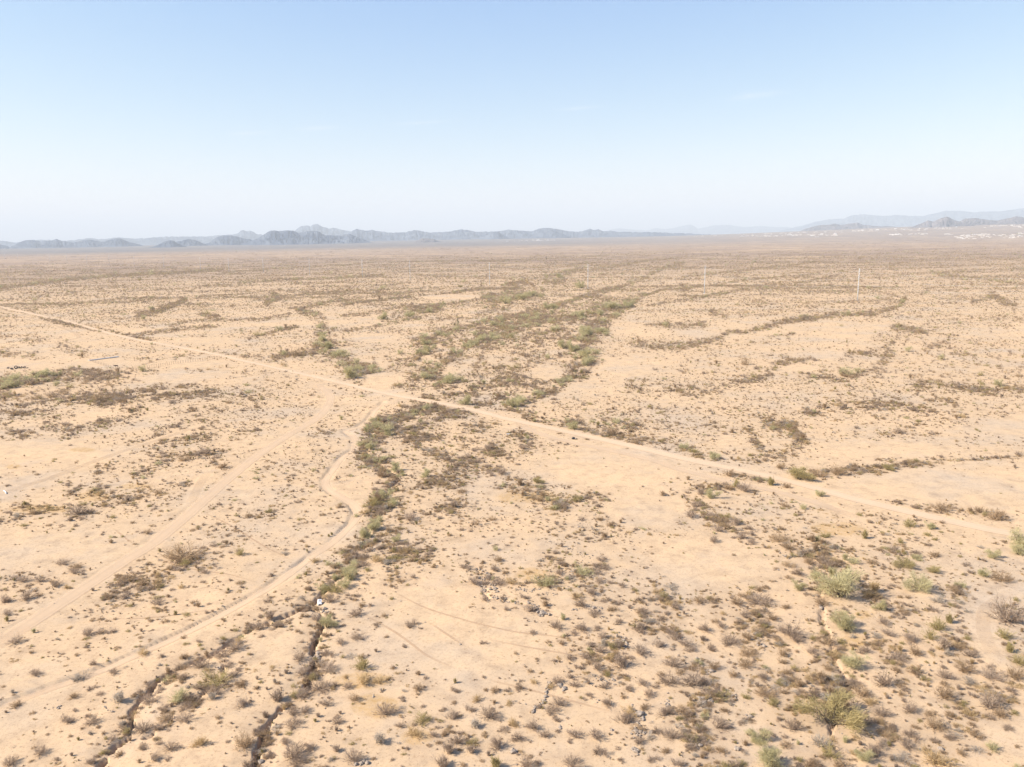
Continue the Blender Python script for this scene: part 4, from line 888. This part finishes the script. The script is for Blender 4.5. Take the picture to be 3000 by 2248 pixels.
def scatter(name, XYZ, idx, scl, coll, lab=None):
    n = len(XYZ); me = bpy.data.meshes.new(name); me.vertices.add(n); me.vertices.foreach_set('co', np.asarray(XYZ, np.float32).ravel())
    a = me.attributes.new('kind_index', 'INT', 'POINT'); a.data.foreach_set('value', np.asarray(idx, np.int32))
    a = me.attributes.new('size', 'FLOAT_VECTOR', 'POINT'); a.data.foreach_set('vector', np.asarray(scl, np.float32).ravel())
    a = me.attributes.new('turn', 'FLOAT', 'POINT'); a.data.foreach_set('value', rng.uniform(0, 6.28, n).astype(np.float32))
    o = link(name, me); tag(o, lab, kind='stuff')
    g = bpy.data.node_groups.new(name, 'GeometryNodeTree')
    g.interface.new_socket('Geometry', in_out='INPUT', socket_type='NodeSocketGeometry'); g.interface.new_socket('Geometry', in_out='OUTPUT', socket_type='NodeSocketGeometry')
    N = g.nodes; gi_ = N.new('NodeGroupInput'); go = N.new('NodeGroupOutput'); ip = N.new('GeometryNodeInstanceOnPoints'); ci = N.new('GeometryNodeCollectionInfo')
    ci.inputs[0].default_value = coll; ci.inputs[1].default_value = True; ci.inputs[2].default_value = True
    def na(nm, ty):
        x = N.new('GeometryNodeInputNamedAttribute'); x.data_type = ty; x.inputs[0].default_value = nm
        return [s for s in x.outputs if s.enabled and s.name == 'Attribute'][0]
    cx = N.new('ShaderNodeCombineXYZ'); g.links.new(na('turn', 'FLOAT'), cx.inputs[2])
    g.links.new(gi_.outputs[0], ip.inputs['Points']); g.links.new(ci.outputs[0], ip.inputs['Instance']); ip.inputs['Pick Instance'].default_value = True
    g.links.new(na('kind_index', 'INT'), ip.inputs['Instance Index']); g.links.new(cx.outputs[0], ip.inputs['Rotation']); g.links.new(na('size', 'FLOAT_VECTOR'), ip.inputs['Scale'])
    g.links.new(ip.outputs[0], go.inputs[0]); md = o.modifiers.new('scatter', 'NODES'); md.node_group = g
    return o
sc_ = Q[:, 2][:, None] * np.stack([np.ones(len(Q)), rng.uniform(.75, 1, len(Q)), rng.uniform(.7, 1.05, len(Q))], 1)
sc_ = np.where(Q[:, 5:6] > 5, Q[:, 2][:, None] * np.array([[1, 1, .38]]), sc_)
sc_ = np.where(Q[:, 4:5] == 3, Q[:, 2][:, None] * np.array([[1, 1, .75]]), sc_)
scatter('low_scrub', np.stack([Q[:, 0], Q[:, 1], Zq], 1), idx, sc_, protos)
print('SCRUB', len(Q), [int((Q[:, 4] == k).sum()) for k in range(4)], 'hand', ns_, nt_, 'trees', len(gi))

# ------------------------------------------------------------------ boulders and stones
def rock_mesh(seed):
    import bmesh
    bm = bmesh.new(); bmesh.ops.create_icosphere(bm, subdivisions=2, radius=.5); r = np.random.default_rng(seed)
    cut = [Vector(r.normal(size=3)).normalized() for _ in range(9)]; lim = r.uniform(.26, .44, 9)
    for v in bm.verts:
        for c_, l_ in zip(cut, lim):
            d = v.co.dot(c_) - l_
            if d > 0: v.co -= c_ * d * .9
        v.co += Vector(r.normal(size=3)) * .012; v.co.z *= .72
    me = bpy.data.meshes.new('rock'); bm.to_mesh(me); bm.free(); me.materials.append(M_rock); return me
RK = [rock_mesh(k) for k in range(6)]
# (points, spread px, number, size m, where)
ROCKS = [
 ([(1399,1670),(1407,1690),(1416,1715),(1424,1738)],6,34,.5,'left wall of the curved boulder line',1), ([(1422,1672),(1430,1690),(1440,1715),(1450,1738)],6,34,.48,'right wall of the curved boulder line',1),
 ([(1440,1752),(1479,1760),(1511,1770)],6,26,.42,'lower bend of the curved boulder line',1), ([(1550,1776),(1580,1790),(1600,1808)],9,34,.55,'dark boulder heap ending the curved line',1),
 ([(1518,1728),(1545,1738),(1578,1732)],9,26,.36,'rock patch right of the curved line',1), ([(1596,1742),(1630,1748)],5,10,.34,'short rock row above the small green tree',1),
 ([(1665,1618),(1700,1625),(1728,1648)],14,30,.34,'rock patch beyond the grey bushes',0), ([(1678,1668),(1676,1706)],5,14,.32,'short upright row of rocks',1), ([(1574,1688),(1577,1706)],3,5,.34,'tiny rock cluster in the middle',0),
 ([(1675,1790),(1705,1788)],4,9,.36,'rock row beside the grey bush',1), ([(1742,1782),(1758,1796)],8,12,.45,'rocks above the bush clump',1), ([(1786,1862),(1836,1880),(1812,1900)],14,34,.5,'rock scatter right of the bare flat',1),
 ([(1757,1812),(1770,1822)],6,6,.4,'rocks above the bush clump',0), ([(1606,1998),(1606,2038)],5,12,.42,'upright rock row at the lower centre',1), ([(1640,2012),(1660,2022)],7,12,.5,'rock heap at the lower centre',1),
 ([(1600,2048),(1575,2072),(1560,2092)],7,18,.4,'rock row below the path',1), ([(1745,1990),(1795,2000),(1768,2018)],9,18,.36,'dark rocks beside the lower bushes',1), ([(1750,2050),(1752,2062)],3,3,.4,'dark rocks beside the lower bushes',0),
 ([(1845,2068),(1880,2100),(1862,2130),(1850,2150),(1895,2150)],13,36,.5,'lower rock scatter',1), ([(1958,2030),(1952,2075)],6,14,.4,'rock row at the lower right of centre',1), ([(1640,2120),(1638,2146)],4,8,.36,'rock pair by the bottom bushes',0),
 ([(1500,2196),(1516,2202)],6,7,.55,'pale boulders near the bottom edge',1), ([(1850,2196),(1868,2206)],7,9,.55,'pale boulders near the bottom edge',1), ([(2045,1934),(2060,1950),(2072,1976)],9,16,.45,'rocks left of the lower right shrubs',1),
 ([(2050,2050),(2085,2058)],7,14,.55,'pale boulder patch left of the large olive bush',1), ([(2215,1872),(2230,1895)],9,14,.36,'dark stones between the lower right shrubs',0), ([(2150,2030),(2156,2050)],5,6,.4,'dark stones between the lower right shrubs',0),
 ([(2018,2170),(2050,2195)],8,9,.5,'boulders in the lower right',1), ([(2155,2188),(2160,2196)],5,4,.6,'boulders in the lower right',1), ([(2190,2098),(2210,2104)],5,6,.5,'boulders in the lower right',0),
 ([(2700,1985),(2716,1970)],9,10,.4,'stones in the right-hand scrub',0), ([(2750,2190),(2765,2205)],6,6,.55,'white stones near the lower right corner',1), ([(933,1784),(958,1796)],7,12,.45,'rocks below the white appliance',1),
 ([(920,1912),(936,1925),(925,1945)],7,22,.45,'rocks in the right gully bed',1), ([(912,1950),(905,1975)],5,10,.45,'rocks in the right gully bed',1), ([(1315,1480),(1370,1500),(1440,1560)],38,40,.3,'dark stones strewn over the middle flat',0),
 ([(1690,1545),(1760,1560),(1800,1550)],16,36,.32,'dark stones beyond the lower right shrubs',0), ([(1600,1590),(1640,1600)],14,14,.3,'dark stones beyond the lower right shrubs',0), ([(640,1955),(655,1975)],7,12,.4,'stones in the short middle gully',0),
 ([(740,2222),(770,2243)],8,14,.5,'rocks at the right gully mouth',1), ([(1094,1608),(1099,1625)],4,4,.4,'stones beside the gully trees',0), ([(2400,1772),(2415,1785)],5,5,.7,'pale boulders below the big green tree',1),
 ([(1030,2240),(1075,2235)],6,7,.6,'white stones at the bottom edge',1), ([(2290,1625),(2315,1640)],6,10,.4,'pale stones above the big green tree',1), ([(2140,1400),(2160,1425)],8,14,.45,'pale stones between the two dirt roads',0),
 ([(1090,2030),(1098,2045)],4,5,.42,'stones in the rusty grass',0), ([(300,2070),(330,2090)],8,8,.35,'stones left of the left gully',0), ([(180,2070),(165,2085)],6,6,.35,'stones left of the left gully',0)]
nrock = 0; loose = []; rocks_by = {}
for ri, (pts, spd, n, sm, where, big) in enumerate(ROCKS):
    P = np.array(pts, float); seg = np.linalg.norm(np.diff(P, axis=0), axis=1); cum = np.concatenate([[0], np.cumsum(seg)])
    r = np.random.default_rng(900 + ri); mine = []
    for q in range(int(n * 1.15)):
        t = r.uniform(0, cum[-1]); a = np.interp(t, cum, P[:, 0]) + r.normal() * spd * .7; b = np.interp(t, cum, P[:, 1]) + r.normal() * spd * .45
        x, y = gp(a, b); x, y = float(x), float(y); s = sm * float(np.exp(r.normal() * .35)) * .72
        rz = r.uniform(0, 6.28); sc3 = (s, s * r.uniform(.7, 1), s * r.uniform(.8, 1.2))
        if big and nrock < 290 and q < n:
            nrock += 1; o = link('rock', RK[r.integers(6)], None, (x, y, hz(x, y) + s * .12), rz, sc3)
            mine.append((a, o))
        else: loose.append((x, y, s, r.integers(6), *sc3))
    rocks_by.setdefault(where, []).extend(mine)
for where, l_ in rocks_by.items():
    for k, (a, o) in enumerate(sorted(l_, key=lambda t: t[0])): tag(o, 'grey rock, %s from left in the %s' % (ordw(k + 1), where), 'rock', 'rocks of the ' + where)
rk = bpy.data.collections.new('stone_kinds')
for k, m_ in enumerate(RK): rk.objects.link(bpy.data.objects.new('stone_%03d' % k, m_))
n = 2600; X, Y = sample(n * 3, 62, 210); D = look(DENS, X, Y); kp = rng.random(len(X)) < (.12 + D) * .5; X, Y = X[kp], Y[kp]
s_ = np.exp(rng.normal(np.log(.13), .45, len(X)))
L = np.array(loose); X = np.r_[L[:, 0], X]; Y = np.r_[L[:, 1], Y]; s3 = np.vstack([L[:, 4:7], np.stack([s_, s_ * .85, s_ * .8], 1)])
scatter('loose_stones', np.stack([X, Y, height(X, Y) + s3[:, 0] * .08], 1), rng.integers(0, 6, len(X)), s3, rk)

# ------------------------------------------------------------------ power line
M_steel = flat_mat('galvanised_steel', (.52,.52,.51), .55, .06, .5, .1); M_dark = flat_mat('dark_steel', (.16,.17,.18), .6, .1)
M_wire = flat_mat('bright_cable', (.55,.54,.52), .4, .03, 1, .2)
PB = [(2512,882),(2065,859),(1721.5,846),(1433.5,833),(1202.5,820),(1064.6,812),(909,806),(774,799),(669,797.5),(588,792),(484,784),(400,778),(325,776),(259.5,773.5),(202,770),(151,768),(61,761),(21,761)]
pp = [tuple(float(v) for v in gp(*p)) for p in PB]
# even out small reading errors along the straight line
A0 = np.array(pp[0]); k_ = np.array(pp[9]) - A0; dirv = k_ / np.linalg.norm(k_)
pos = []
for p in pp:
    v = np.array(p); t = float(np.dot(v - A0, dirv)); l = v - A0 - dirv * t; pos.append(A0 + dirv * t + l * .9)
pos = [A0 - dirv * 140] + pos
arm = np.array([-dirv[1], dirv[0]]); arm = arm if arm[0] > 0 else -arm
PH = 24.5; ARMZ = [PH - 1.3, PH - 6.4, PH - 11.2]; ALEN = [2.5, 2.1, 2.1]
shaft = MB(); shaft.tube([(0, 0, -1), (0, 0, 8), (0, 0, 16), (0, 0, PH)], [.40, .33, .26, .17], 10)
shaft.tube([(0, 0, -.3), (0, 0, .35)], [.75, .75], 10); shaft.tube([(0, 0, PH), (0, 0, PH + .5)], [.07, .03], 5)
shm = shaft.mesh('shaft', M_steel, True); armm = []; insm = []
for z, l in zip(ARMZ, ALEN):
    b = MB(); b.tube([(0, 0, -.25), (l * .55, 0, .08), (l, 0, .15)], [.15, .10, .07], 6); armm.append(b.mesh('arm', M_steel))
    b = MB()
    for q in range(5): b.tube([(l - .05, 0, .1 - q * .22), (l - .05, 0, -.02 - q * .22)], [.07, .15], 7)
    insm.append(b.mesh('insulator', M_dark))
POLE_TXT = ['just outside the right edge of the picture', 'rightmost and nearest, tallest of the row', 'second from the right', 'third from the right, above the green wash', 'fourth from the right', 'fifth from the right', 'sixth from the right',
 'seventh from the right', 'eighth from the right', 'ninth from the right', 'tenth from the right', 'eleventh from the right', 'twelfth from the right', 'sixth from the left edge, faint', 'fifth from the left edge, faint', 'fourth from the left edge, faint',
 'third from the left edge, very faint', 'second from the left edge, very faint', 'leftmost in the picture, very faint']
for k, p in enumerate(pos):
    e = link('power_pole', None, None, (p[0], p[1], hz(*p)), math.atan2(arm[1], arm[0]))
    tag(e, 'slim white steel power pole, ' + POLE_TXT[k], 'power pole', 'power poles crossing the plain')
    link('shaft', shm, e)
    for z, a_, i_ in zip(ARMZ, armm, insm):
        q = link('arm', a_, e, (.12, 0, z)); link('insulator', i_, q)
for k in range(len(pos) - 1):
    for z, l, nm in zip(ARMZ, ALEN, ('top', 'middle', 'lowest')):
        a = pos[k] + arm * (l + .1); b_ = pos[k + 1] + arm * (l + .1); za = hz(*pos[k]) + z - 1.0; zb = hz(*pos[k + 1]) + z - 1.0
        w = MB(); L = np.linalg.norm(b_ - a); sag = 3.6 * (L / 140) ** 2 if L < 220 else 7
        w.tube([(a[0] + (b_[0] - a[0]) * t, a[1] + (b_[1] - a[1]) * t, za + (zb - za) * t - 4 * sag * t * (1 - t)) for t in np.linspace(0, 1, 17)], .035, 3)
        o = w.build('power_cable', M_wire)
        tag(o, '%s sagging cable between the %s' % (nm, 'first pole and the right edge' if k == 0 else '%s and %s poles from the right' % (ordw(k), ordw(k + 1))), 'power cable', 'cables of the power line')

# ------------------------------------------------------------------ fences, trough, cow and the things thrown away
M_post = flat_mat('rusty_post', (.34,.25,.18), .8, .2, 8); M_wt = flat_mat('white_enamel', (.80,.80,.78), .4, .05); M_gr = flat_mat('grey_sheet_metal', (.42,.40,.385), .55, .12, 1.5)
def fence(pts, n, text):
    P = [np.array(gp(*p), float) for p in pts]; e = link('wire_fence', None, None, (P[0][0], P[0][1], hz(*P[0]))); tag(e, text, 'fence')
    seg = [np.linalg.norm(b - a) for a, b in zip(P[:-1], P[1:])]; cum = np.concatenate([[0], np.cumsum(seg)]); Pn = np.array(P); tops = []
    pm = MB(); pm.box((0, 0, .62), (.08, .07, 1.4)); pm = pm.mesh('post', M_post)
    o0 = Vector((P[0][0], P[0][1], hz(*P[0])))
    for q in range(n):
        t = cum[-1] * q / (n - 1); x = float(np.interp(t, cum, Pn[:, 0])); y = float(np.interp(t, cum, Pn[:, 1])); c_ = Vector((x, y, hz(x, y))) - o0
        link('post', pm, e, c_); tops.append(c_)
    w = MB()
    for h_ in (.4, .75, 1.1): w.tube([t + Vector((0, 0, h_)) for t in tops], .012, 3)
    w.build('fence_wire', M_post, e)
fence([(262,1056),(366,1096)], 22, 'short wire fence with thin posts beside the grey trough')
fence([(385,1088),(520,1066),(650,1052)], 40, 'long low wire fence with thin posts reaching the dirt road')
def spot(sx, sy): x, y = gp(sx, sy); return float(x), float(y)
a = spot(260, 1056); b = spot(346, 1045); x, y = (a[0] + b[0]) / 2, (a[1] + b[1]) / 2; rz = math.atan2(b[1] - a[1], b[0] - a[0]); ln = math.hypot(b[0] - a[0], b[1] - a[1])
e = link('trough', None, None, (x, y, hz(x, y)), rz); tag(e, 'long low grey metal trough at the corner of the post fence', 'trough')
m_ = MB(); m_.box((0, -.6, .18), (ln, .08, .36)); m_.box((0, .6, .18), (ln, .08, .36)); m_.box((ln / 2 - .04, 0, .178), (.08, 1.12, .356)); m_.box((-ln / 2 + .04, 0, .178), (.08, 1.12, .356)); m_.build('tank', M_gr, e)
m_ = MB(); m_.box((0, 0, .30), (ln - .2, 1.1, .05)); m_.build('lid', M_gr, e)
M_cow = flat_mat('dark_brown_hide', (.075,.045,.032), .8, .15, 3)
def cow():
    import bmesh
    me = bpy.data.meshes.new('cow'); bm = bmesh.new(); L_ = bm.verts.layers.skin.verify()
    pts = {'hip': (.75,0,1.15,.30), 'mid': (.1,0,1.05,.36), 'sh': (-.55,0,1.15,.31), 'nk': (-.95,0,1.32,.19), 'hd': (-1.25,0,1.42,.15), 'mz': (-1.55,0,1.22,.09), 'tl': (.98,0,1.2,.05), 'tl2': (1.08,0,.7,.03)}
    ed = [('hip','mid'),('mid','sh'),('sh','nk'),('nk','hd'),('hd','mz'),('hip','tl'),('tl','tl2')]
    for s in (-1, 1):
        pts['f%d' % s] = (-.52, .2 * s, .72, .12); pts['k%d' % s] = (-.56, .2 * s, .40, .07); pts['o%d' % s] = (-.54, .2 * s, .04, .07)
        pts['b%d' % s] = (.70, .2 * s, .78, .15); pts['h%d' % s] = (.90, .2 * s, .46, .07); pts['p%d' % s] = (.80, .2 * s, .04, .07); pts['e%d' % s] = (-1.2, .2 * s, 1.5, .035)
        ed += [('sh','f%d' % s),('f%d' % s,'k%d' % s),('k%d' % s,'o%d' % s),('hip','b%d' % s),('b%d' % s,'h%d' % s),('h%d' % s,'p%d' % s),('hd','e%d' % s)]
    vs_ = {}
    for k, (x_, y_, z_, r_) in pts.items(): v = bm.verts.new((x_, y_, z_)); v[L_].radius = (r_, r_); vs_[k] = v
    vs_['mid'][L_].use_root = True
    for a_, b_ in ed: bm.edges.new((vs_[a_], vs_[b_]))
    bm.to_mesh(me); bm.free(); me.materials.append(M_cow); return me
x, y = spot(341, 1078); o = link('cow', cow(), None, (x, y, hz(x, y)), .35, .72); o.modifiers.new('skin', 'SKIN'); s_ = o.modifiers.new('sub', 'SUBSURF'); s_.levels = s_.render_levels = 1
tag(o, 'small dark brown cow standing at the post fence below the grey trough', 'cow')
M_tyre = flat_mat('black_rubber', (.035,.032,.032), .8, .15)
import bmesh
bm = bmesh.new(); nseg = 20
for q in range(nseg):
    for j_ in range(8):
        a_ = 2 * math.pi * q / nseg; c_ = 2 * math.pi * j_ / 8; rr0 = .42 + .14 * math.cos(c_); bm.verts.new((rr0 * math.cos(a_), rr0 * math.sin(a_), .14 + .13 * math.sin(c_)))
bm.verts.ensure_lookup_table()
for q in range(nseg):
    for j_ in range(8):
        bm.faces.new([bm.verts[i_] for i_ in (q * 8 + j_, ((q + 1) % nseg) * 8 + j_, ((q + 1) % nseg) * 8 + (j_ + 1) % 8, q * 8 + (j_ + 1) % 8)])
tyre = bpy.data.meshes.new('tyre'); bm.to_mesh(tyre); bm.free(); tyre.materials.append(M_tyre)
for k, (sx, sy, tl, s_) in enumerate([(24,1079.5,.9,.9),(34,1081,.2,1.15),(36,1083,.1,1.0),(47,1078,1.1,1.25),(48,1081,.15,1.0),(56,1078,.9,.9),(59,1079,.3,1.1),(64,1077,1.0,.8),(72,1078.5,.7,1.1),(80,1078.5,.15,.8)]):
    x, y = spot(sx, sy); o = link('tyre', tyre, None, (x, y, hz(x, y) + .35 * s_ * math.sin(tl)), k * 1.3, s_); o.rotation_euler = (tl, 0, k * 1.3)
    tag(o, 'dumped dark tyre, %s from the left in the row' % ['first','second','third','fourth','fifth','sixth','seventh','eighth','ninth','tenth'][k], 'tyre', 'row of dumped tyres at the left edge')
def bag(name, sx, sy, size, mat, text, seed):
    bm = bmesh.new(); bmesh.ops.create_icosphere(bm, subdivisions=3, radius=.5); r = np.random.default_rng(seed); ph = r.uniform(0, 6, 6)
    for v in bm.verts:
        a_ = math.atan2(v.co.y, v.co.x); k = 1 + .10 * math.sin(5 * a_ + ph[0]) + .07 * math.sin(9 * a_ + v.co.z * 7 + ph[1])
        if v.co.z > .22: k *= max(.16, 1 - (v.co.z - .22) * 3.3)
        v.co.x *= k; v.co.y *= k; v.co.z = max(v.co.z * (.85 if v.co.z < .3 else 1.0), -.3) + .3
    me = bpy.data.meshes.new(name); bm.to_mesh(me); bm.free(); me.materials.append(mat); x, y = spot(sx, sy)
    o = link(name, me, None, (x, y, hz(x, y) - .02), seed, (size, size * .8, size * .75)); tag(o, text, 'rubbish bag')
M_blk = flat_mat('black_plastic', (.02,.02,.024), .35, .1)
bag('rubbish_bag', 1680, 1285, 1.0, M_blk, 'black plastic rubbish bag left beside the dirt road', 1)
bag('rubbish_bag', 1686, 1285, .5, M_wt, 'little white plastic bag touching the black bag', 2)
bag('rubbish_bag', 1689, 1285.5, .55, M_cow, 'little brown sack right of the white bag', 3)
# appliance
x, y = spot(936, 1767); e = link('discarded_appliance', None, None, (x, y, hz(x, y) + .1), .35, .8); e.rotation_euler = (.5, .12, .35); tag(e, 'white enamel appliance dumped on its back in the gully', 'appliance')
m_ = MB(); m_.box((0, 0, .3), (.66, 1.05, .6)); o = m_.build('cabinet', M_wt, e); bv = o.modifiers.new('bevel', 'BEVEL'); bv.width = .04
m_ = MB(); m_.box((-.04, .18, .605), (.36, .42, .03)); m_.build('top_panel', M_gr, e)
m_ = MB(); m_.box((-.05, -.535, .28), (.42, .04, .3)); m_.build('door_window', M_dark, e)
m_ = MB(); m_.box((.22, -.2, .62), (.12, .3, .05)); m_.build('control_panel', M_gr, e)
# bent white pipe at the left edge and a light sheet in the scrub below the road
x, y = spot(16, 1446); o_ = MB(); o_.tube([(-.9, .9, .28), (-.5, .5, .30), (-.1, .15, .26), (.25, -.2, .14), (.5, -.55, .1)], [.09, .09, .09, .09, .09], 8); o = o_.build('plastic_pipe', M_wt, None, (x, y, hz(x, y))); tag(o, 'bent white pipe lying on the sand at the left edge', 'pipe')
x, y = spot(1490, 1271); o_ = MB()
for q in range(7): o_.box((-.45 + q * .15, 0, .08 + (.03 if q % 2 else 0)), (.149, .5, .02), 0, .25)
o = o_.build('metal_sheet', M_gr, None, (x, y, hz(x, y)), .1); tag(o, 'pale corrugated metal sheet in the scrub below the dirt road', 'metal sheet')
# saguaros
M_sag = flat_mat('saguaro_skin', (.075,.085,.045), .8, .2, 3)
def saguaro(sx, sy, h_, arms, text):
    x, y = spot(sx, sy); m_ = MB(); r0 = h_ * .055
    m_.tube([(0, 0, -.2), (0, 0, h_ * .5), (0, 0, h_ * .93), (0, 0, h_)], [r0, r0 * 1.15, r0 * .9, r0 * .3], 12)
    for s, z in arms: m_.tube([(0, 0, h_ * z), (s * h_ * .12, 0, h_ * z), (s * h_ * .16, 0, h_ * (z + .08)), (s * h_ * .165, 0, h_ * (z + .3)), (s * h_ * .165, 0, h_ * (z + .34))], [r0 * .6, r0 * .75, r0 * .8, r0 * .75, r0 * .25], 10)
    o = m_.build('saguaro_cactus', M_sag, None, (x, y, hz(x, y)), 0, True); tag(o, text, 'cactus')
saguaro(1341.5, 951, 3.8, [(1, .25)], 'dark upright saguaro in the central wash, tallest cactus')
saguaro(777, 826, 5, [], 'slim saguaro left of the poles on the far plain')
saguaro(1600, 762, 8, [(1, .4)], 'distant saguaro on the far plain between the third and fourth pole')

# ------------------------------------------------------------------ the far town
M_wall = flat_mat('pale_stucco', (.62,.57,.51), .8, .06); M_roofw = flat_mat('white_roof', (.68,.67,.64), .7, .04); M_rooft = flat_mat('tan_roof', (.50,.36,.27), .8, .1)
def house_mesh(L_, W_, H_, roof, gable):
    a = MB(); a.box((0, 0, H_ / 2), (L_, W_, H_)); b = MB(); n = 0
    if gable:
        e_ = .6; b.v = [(-L_/2-e_, -W_/2-e_, H_+.01), (L_/2+e_, -W_/2-e_, H_+.01), (L_/2+e_, W_/2+e_, H_+.01), (-L_/2-e_, W_/2+e_, H_+.01), (-L_/2-e_, 0, H_+1.9), (L_/2+e_, 0, H_+1.9)]
        b.f = [(0, 1, 5, 4), (2, 3, 4, 5), (1, 2, 5), (3, 0, 4), (3, 2, 1, 0)]
    else: b.box((0, 0, H_ + .16), (L_ + .5, W_ + .5, .3))
    v = a.v + b.v; f = a.f + [tuple(i_ + 8 for i_ in q) for q in b.f]
    me = bpy.data.meshes.new('house'); me.from_pydata(v, [], f); me.materials.append(M_wall); me.materials.append(roof)
    for k, p in enumerate(me.polygons): p.material_index = 1 if k >= 6 else 0
    me.update(); return me
HM = [house_mesh(22, 11, 4.6, M_roofw, True), house_mesh(16, 12, 4.2, M_rooft, True), house_mesh(30, 13, 4.8, M_roofw, False), house_mesh(14, 9, 5.5, M_wall, False), house_mesh(26, 10, 4.2, M_wall, True)]
def march(sx, sy):
    X, Y, Z = ray(sx, sy)
    for t in np.arange(1500, 26000, 25.0):
        x_, y_ = X * t, Y * t
        if CAMH + Z * t <= float(rise(x_, y_)): return float(x_), float(y_), float(rise(x_, y_))
    return None
def dist_at(sx, sy, lim):
    """ground point seen at this pixel, never farther than lim"""
    p = march(sx, sy)
    if p and math.hypot(p[0], p[1]) < lim: return p
    X, Y, Z = ray(sx, sy); hyp = math.hypot(X, Y); x_, y_ = X / hyp * lim, Y / hyp * lim
    return float(x_), float(y_), float(rise(x_, y_))
TOWN = [([(2800,697),(2860,694),(2930,692),(3010,694)], 4.2, 66, 'nearest cluster of houses at the right edge'), ([(2820,690),(2900,686),(3010,684)], 1.5, 22, 'back row of the nearest cluster'),
 ([(2610,688),(2680,687),(2720,686)], 1.2, 17, 'short row left of the nearest cluster'), ([(2755,688),(2800,686)], 1, 4, 'lone houses left of the nearest cluster'),
 ([(2610,674),(2700,673),(2760,669),(2830,670)], 2.2, 34, 'upper row below the pointed hill'), ([(2880,663),(2950,660),(3000,664)], 2.6, 28, 'highest row at the right edge'),
 ([(2160,692),(2230,692),(2300,690),(2352,689)], 1.6, 48, 'long middle row'), ([(2365,690),(2430,690),(2460,689)], 1.6, 28, 'right end of the middle row'), ([(2225,685),(2300,684),(2390,680),(2480,678),(2600,672)], 2.4, 46, 'thin line of houses behind the middle row'),
 ([(2490,678),(2560,676),(2600,674)], 1.2, 12, 'pale group below the lavender hills'), ([(1470,709),(1530,706),(1580,704),(1635,704)], .9, 20, 'tiny row below the central hills'), ([(2020,690),(2060,689),(2130,687)], .8, 7, 'few specks left of the middle row'), ([(10,728),(18,729)], .6, 3, 'specks at the far left edge')]
nh = 0; rt = np.random.default_rng(77)
for pts, spd, n, where in TOWN:
    P = np.array(pts, float)
    as_ = np.sort(rt.uniform(P[0, 0], P[-1, 0], n))
    for q in range(n):
        a = as_[q]; b = np.interp(a, P[:, 0], P[:, 1]) + rt.normal() * spd; X_ = dist_at(a, b, 9800); x, y, z = X_
        k = rt.integers(5); s_ = float(rt.uniform(.45, .85)) * (.9 if spd > 4 else 1.25)
        o = link('house', HM[k], None, (x, y, z - .6), float(rt.uniform(-.3, .3)) - math.atan2(x, y) + (1.57 if rt.random() < .15 else 0), s_); tag(o, 'tiny pale house, ' + ordw(q + 1) + ' from left in the ' + where, 'house', 'houses in the ' + where); nh += 1
for k, (sx, sy) in enumerate([(2847,686),(2980,687),(2988,688),(2943,689),(2952,689),(2810,695),(2870,693),(2930,690),(2960,690),(2998,689),(2694,686),(2300,691)]):
    x, y, z = dist_at(sx, sy, 9800); o = link('town_tree', TR1[k % 4], None, (x, y, z - .5), k, (15 if k < 3 else 10, 15 if k < 3 else 10, 20 if k < 3 else 11)); tag(o, 'dark far-off tree among the town houses, %s' % ['tall near the middle of the near cluster','third from right','second from right','middle','fifth from right','leftmost of the near cluster','second from left of the near cluster','third from left of the near cluster','fourth from right','rightmost','in the short row','in the long middle row'][k], 'tree', 'dark trees among the houses of the far town')
print('ROCKS', nrock, 'HOUSES', nh)
